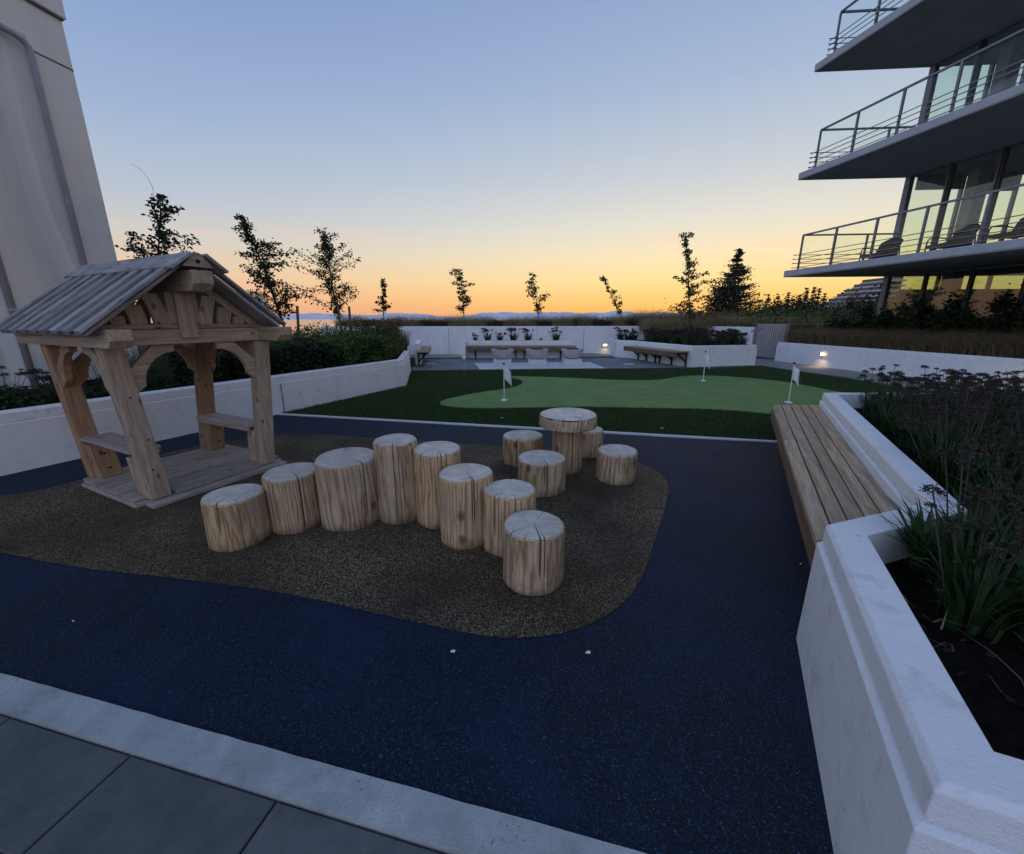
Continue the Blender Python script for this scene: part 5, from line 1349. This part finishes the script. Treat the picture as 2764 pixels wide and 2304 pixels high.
# left planter: dark clipped hedge, lighter shrubs, meadow
wl0, wl1 = Vector((-5.01, 3.73, 0)), Vector((-2.44, 9.30, 0)); wd = (wl1 - wl0).normalized(); wn = Vector((-wd.y, wd.x, 0))
def inside_left(P):
    return (P[:, 1] < 9.3) | (P[:, 0] < -2.44 - (P[:, 1] - 9.3) * 0.196 - 0.22)
def band(n, s0, s1, d0, d1, z0, z1, size, mat, name, label, cat, lump=0.25, seed=1, kind=None):
    q = np.random.RandomState(seed); s = q.uniform(s0, s1, n); d = d0 + (d1 - d0) * q.rand(n); z = z0 + (z1 - z0) * q.rand(n) ** 0.6
    lumpv = np.array([mnoise.noise(Vector((a * 1.6, c * 2.2, seed))) for a, c in zip(s, d)])
    fine = np.array([mnoise.noise(Vector((a * 6, c * 6, seed + 5))) for a, c in zip(s, d)])
    z = z0 + (z - z0) * (1 + lump * 1.3 * lumpv + lump * 0.5 * fine)
    face = np.array([mnoise.noise(Vector((a * 3, zz * 4, seed))) for a, zz in zip(s, z)]); d = d + 0.12 * face
    P = np.stack([wl0.x + wd.x * s + wn.x * d, wl0.y + wd.y * s + wn.y * d, z], 1)
    P = P[inside_left(P)]
    return tag(fast_mesh(name, leaves(P, size, 0.7), 4, M[mat]), label, cat, kind=kind)
band(30000, 2.1, 5.8, 0.22, 1.15, 0.5, 1.02, 0.055, 'leaf_dark', 'hedge', 'dark leafy hedge directly behind the long low wall', 'hedge', seed=2)
band(9000, 2.6, 6.2, 0.45, 1.3, 0.90, 1.12, 0.045, 'leaf_green', 'shrub', 'lighter green shrub tops behind the dark hedge', 'shrub', seed=3)
band(12000, 4.6, 6.0, 0.20, 0.85, 0.52, 1.05, 0.055, 'leaf_green', 'shrub', 'bright green leafy shrub at the far end of the low wall', 'shrub', seed=4)
band(16000, 3.6, 8.6, 0.9, 2.6, 0.6, 1.22, 0.05, 'leaf_green', 'shrub', 'pale green loose shrubs sloping up to the back wall', 'shrub', seed=6, lump=0.35)
band(6000, 6.6, 9.8, 0.7, 2.4, 0.8, 1.42, 0.06, 'leaf_autumn', 'shrub', 'rusty brown shrub at the left end of the back wall', 'shrub', seed=8, lump=0.3)
s = npr.uniform(2, 12, 16000); d = npr.uniform(1.1, 4.5, 16000)
P = np.stack([wl0.x + wd.x * s + wn.x * d, wl0.y + wd.y * s + wn.y * d, np.full(16000, 0.5)], 1)
P = P[(P[:, 0] > -9.5) & inside_left(P)]
tag(fast_mesh('meadow_grass', blades(P, 0.62, 0.5, 0.009, 2, 0.1), 4, M['leaf_olive']), kind='stuff')
band(9000, -4.5, 2.3, 0.18, 1.9, 0.50, 0.66, 0.05, 'leaf_dark', 'ground_cover', None, None, seed=12, lump=0.8, kind='stuff')
# ------------------------------------------------------------------ alliums
def allium_meshes(seed, H0, spread, nhead, nleaf, head_r, leaf_l):
    q = random.Random(seed); sm = MB(); heads = []
    for _ in range(nhead):
        a = q.uniform(0, 6.28); r = spread * q.random() ** 0.6; h = H0 * q.uniform(0.72, 1.05)
        r0 = r * 0.3; e = Vector((r * math.cos(a), r * math.sin(a), h))
        pts = [Vector((r0 * math.cos(a), r0 * math.sin(a), 0)).lerp(e, f) + Vector((0, 0, 0.03 * math.sin(f * 3))) for f in (0, 0.35, 0.7, 1)]
        sm.tube(pts, [0.0035, 0.003, 0.0026, 0.0024], 5, cap=False); heads.append(e)
    lv = []
    for _ in range(nleaf):
        a = q.uniform(0, 6.28); L = leaf_l * q.uniform(0.6, 1.15); r0 = spread * 0.35 * q.random(); out = q.uniform(0.25, 0.9); w = q.uniform(0.006, 0.011); d = Vector((math.cos(a), math.sin(a), 0)); s = Vector((-d.y, d.x, 0)); o = d * r0
        def pt(f): return o + d * (out * L * f * f * 0.8) + Vector((0, 0, L * (f - 0.35 * out * f ** 3)))
        for i in range(4):
            f0, f1 = i / 4, (i + 1) / 4; w0, w1 = w * (1 - f0 ** 2), w * (1 - f1 ** 2) + 0.0004
            lv.append([pt(f0) - s * w0, pt(f0) + s * w0, pt(f1) + s * w1, pt(f1) - s * w1])
    return sm, heads, np.array([[tuple(v) for v in f] for f in lv])
def head_mesh(r, n, seed, flat=0.65):
    q = np.random.RandomState(seed); d = q.randn(n, 3); d /= np.linalg.norm(d, axis=1)[:, None]; d[:, 2] = np.abs(d[:, 2]) * 1.0 - 0.35 * (q.rand(n) < 0.35)
    P = d * r * np.array([1, 1, flat]) * (0.55 + 0.45 * q.rand(n))[:, None]
    V = leaves(P, r * 0.30, 0.8)
    me = bpy.data.meshes.new('flower_head'); nf = len(V); me.from_pydata([tuple(v) for v in V.reshape(-1, 3)], [], [tuple(range(4 * i, 4 * i + 4)) for i in range(nf)]); me.materials.append(M['allium']); return me
HEADS = [head_mesh(0.034, 200, s) for s in range(4)]
PROTO = {}
def allium(loc, key, label, group, scale=1.0, rz=0.0, cat='plant', name='allium_clump'):
    """key: a named kind of clump; later clumps of a kind share its meshes"""
    params = {'tall': (0.50, 0.20, 7, 34, 0.30), 'full': (0.47, 0.26, 8, 90, 0.33), 'low': (0.26, 0.16, 9, 60, 0.24), 'tuft': (0.22, 0.05, 0, 70, 0.26), 'near': (0.46, 0.14, 3, 40, 0.36)}
    if key not in PROTO: PROTO[key] = []
    mt = Matrix.Translation(loc) @ Matrix.Rotation(rz, 4, 'Z') @ Matrix.Scale(scale, 4)
    if len(PROTO[key]) >= 3:
        o = copy_fast(PROTO[key][rng.randrange(3)], mt, label); o['group'] = group; return o
    H0, sp, nh, nl, ll = params[key]; sm, heads, lv = allium_meshes(hash_(key) + len(PROTO[key]), H0, sp, nh, nl, 0.03, ll)
    t = thing(name, (0, 0, 0), label, cat, group); kids = []
    if len(sm.v): kids.append(sm.build('stems', M['stem'], t))
    kids.append(fast_mesh('leaves', lv, 4, M['strap'], t))
    for k, e in enumerate(heads):
        o = bpy.data.objects.new('flower_head', HEADS[k % 4]); COL.objects.link(o); o.matrix_basis = Matrix.Translation(e) @ Matrix.Rotation(k * 1.3, 4, 'Z') @ Matrix.Scale(rng.uniform(0.6, 1.35), 4); set_parent(o, t); kids.append(o)
    t.matrix_basis = mt; PROTO[key].append((t, kids)); return t
def hash_(s): return sum(ord(c) * (i + 3) for i, c in enumerate(s))
USED = set()
def copy_fast(pr, mt, label):
    t, kids = pr; c = t.copy(); COL.objects.link(c); c.matrix_basis = mt; c['label'] = label
    for k in kids:
        d = k.copy(); COL.objects.link(d); d.parent = c
    return c
# tufts in the narrow planter behind the bowls
for u, kk, sc_, lb in ((1283, 'low', 1.3, 'leftmost small allium tuft in the narrow planter'), (1317, 'low', 2.0, 'second allium clump from the left in the narrow planter'), (1349, 'low', 1.6, 'third allium clump in the narrow planter, low'), (1387, 'low', 2.1, 'wide allium clump in the middle of the narrow planter'), (1426, 'low', 2.0, 'allium clump right of the middle of the narrow planter'), (1460, 'tuft', 0.85, 'little leafy tuft without flowers in the narrow planter'), (1502, 'low', 2.1, 'lone rightmost allium clump in the narrow planter')):
    p = A(u, 915, 16.5); allium(Vector((p.x, 16.5, 0.58)), kk, lb, 'allium clumps in the narrow planter', sc_, rng.uniform(0, 6))
# dense bed in the angled planter
bed = [(4.45, 16.7), (4.75, 16.3), (5.80, 13.2), (7.85, 13.65), (8.05, 16.0), (7.4, 18.0), (4.5, 18.0)]
ORD = ['first', 'second', 'third', 'fourth', 'fifth', 'sixth', 'seventh', 'eighth', 'ninth', 'tenth', 'eleventh', 'twelfth', 'thirteenth', 'fourteenth', 'fifteenth', 'sixteenth', 'seventeenth', 'eighteenth', 'nineteenth', 'twentieth', 'twenty-first', 'twenty-second', 'twenty-third', 'twenty-fourth', 'twenty-fifth', 'twenty-sixth', 'twenty-seventh', 'twenty-eighth']
def ordw(d, w): return ORD[max(0, min(len(ORD) - 1, int(d / w)))]
cnt = 0
for _ in range(900):
    x, y = rng.uniform(4.3, 8.2), rng.uniform(13.1, 18.0)
    if cnt >= 64: break
    if not inpoly(np.array([x]), np.array([y]), bed)[0]: continue
    if y > 15.8 and rng.random() < 0.5: continue
    lb_ = 'low allium clump in angled planter, %s row back, %s from its left' % (ordw(y - 13.0, 0.19), ordw(x - 4.3, 0.16))
    if lb_ in USED: continue
    USED.add(lb_); cnt += 1; allium(Vector((x, y, 0.58)), 'low', 'low allium clump in angled planter, %s row back, %s from its left' % (ordw(y - 13.0, 0.19), ordw(x - 4.3, 0.16)), 'alliums filling the angled planter', rng.uniform(1.5, 2.1), rng.uniform(0, 6))
# large bed of the near planter
bedn = [(1.14, 0.72), (1.72, 1.40), (2.52, 2.0), (4.12, 4.72), (6.0, 4.72), (3.6, -0.2), (1.3, 0.55)]
placed = []
for _ in range(6000):
    if len(placed) >= 165: break
    x, y = rng.uniform(1.1, 6.2), rng.uniform(-0.3, 4.85)
    if not inpoly(np.array([x]), np.array([y]), bedn)[0]: continue
    if x * 1.0 > 1.4 * (y + 0.9) + 0.5: continue
    if y < 1.15 and x < 1.75: continue
    dmin = 0.165
    if any((x - a) ** 2 + (y - c) ** 2 < dmin * dmin for a, c in placed): continue
    lb_ = 'tall allium clump in near planter, %s row from the rim, %s from near end' % (ordw(0.87 * (x - 1.2) - 0.49 * (y - 0.6), 0.16), ordw(y + 0.3, 0.18))
    if lb_ in USED: continue
    USED.add(lb_); placed.append((x, y)); kk = 'full' if rng.random() < 0.6 else 'tall'
    if y < 1.8: kk = 'near' if rng.random() < 0.4 else 'full'
    allium(Vector((x, y, 0.44)), kk, 'tall allium clump in near planter, %s row from the rim, %s from near end' % (ordw(0.87 * (x - 1.2) - 0.49 * (y - 0.6), 0.16), ordw(y + 0.3, 0.18)), 'alliums crowding the near right planter', rng.uniform(0.85, 1.12), rng.uniform(0, 6))
allium(Vector((1.72, 1.52, 0.44)), 'tuft', 'strappy leafy tuft hanging over the near planter rim by the bench', None, 1.25, 0.5)
allium(Vector((1.95, 1.38, 0.44)), 'near', 'tall dark stems with broad leaves just behind the bench corner', None, 1.15, 1.2)
n = 5000; xs = npr.uniform(0.9, 6.2, n); ys = npr.uniform(-0.4, 4.9, n)
kk_ = inpoly(xs, ys, [(0.96, 0.62), (1.50, 1.58), (2.2, 1.8), (3.95, 4.8), (6.1, 4.8), (3.4, -0.4)])
P = np.stack([xs[kk_], ys[kk_], 0.452 + 0.012 * npr.rand(kk_.sum())], 1)
tag(fast_mesh('bark_mulch', leaves(P, 0.035, 0.25), 4, M['mulch']), kind='stuff')
P = P[:500].copy(); tag(fast_mesh('dead_leaves', blades(P, 0.10, 3.0, 0.006, 3, 0.9), 4, M['grass_tan']), kind='stuff')
# a few alliums and tufts left of the playhouse
for i, (s, d, kk, sc_, lb) in enumerate(((-1.0, 0.5, 'full', 0.85, 'allium clump at the far left edge above the low wall'), (-0.35, 0.75, 'low', 1.5, 'grassy clump between the left edge and the playhouse'), (0.10, 0.5, 'full', 0.95, 'allium clump with dark heads left of the playhouse post'), (0.75, 0.6, 'low', 1.6, 'grassy clump seen through the playhouse on the left'), (1.25, 0.45, 'full', 0.8, 'allium clump seen through the playhouse arch'), (-0.7, 1.2, 'full', 1.0, 'tall allium clump against the tower wall at the left edge'), (0.45, 1.1, 'full', 1.0, 'tall allium clump against the tower wall beside the playhouse'), (1.7, 0.6, 'low', 1.6, 'dark tuft beside the hedge seen through the playhouse'), (-1.6, 0.6, 'low', 1.5, 'leafy tuft cut by the left edge of the view'))):
    p = wl0 + wd * s + wn * d; allium(Vector((p.x, p.y, 0.49)), kk, lb, None, sc_, i)
# fallen leaves
for i, (u, v, lb) in enumerate(((1222, 1757, 'pale scrap on the blue rubber below the log row, left one'), (1587, 1760, 'pale scrap on the blue rubber below the log row, right one'), (197, 1675, 'tiny pale speck at the left on the blue rubber'), (1355, 1127, 'small pale leaf on the dark turf in front of the flag'), (1785, 1155, 'small pale leaf on the dark turf near the white strip'), (2161, 1521, 'tiny white pebble beside the bench end on the rubber'))):
    p = G(u, v, 0.012); m = bpy.data.meshes.new('fallen_leaf'); r = 0.012 if i < 2 else 0.006 if i not in (3, 4) else 0.03
    b = MB(); b.add([(-r, 0, 0), (-r * 0.3, -r * 0.6, 0.003), (r * 0.8, -r * 0.5, 0.001), (r, 0.2 * r, 0.004), (0.1 * r, r * 0.7, 0.002), (-r, 0, -0.004), (-r * 0.3, -r * 0.6, -0.001), (r * 0.8, -r * 0.5, -0.003), (r, 0.2 * r, 0), (0.1 * r, r * 0.7, -0.002)], [(0, 1, 2, 3, 4), (9, 8, 7, 6, 5), (0, 5, 6, 1), (1, 6, 7, 2), (2, 7, 8, 3), (3, 8, 9, 4), (4, 9, 5, 0)])
    o = b.build('fallen_leaf', M['white'], at=Matrix.Translation(p)); tag(o, lb, 'litter')
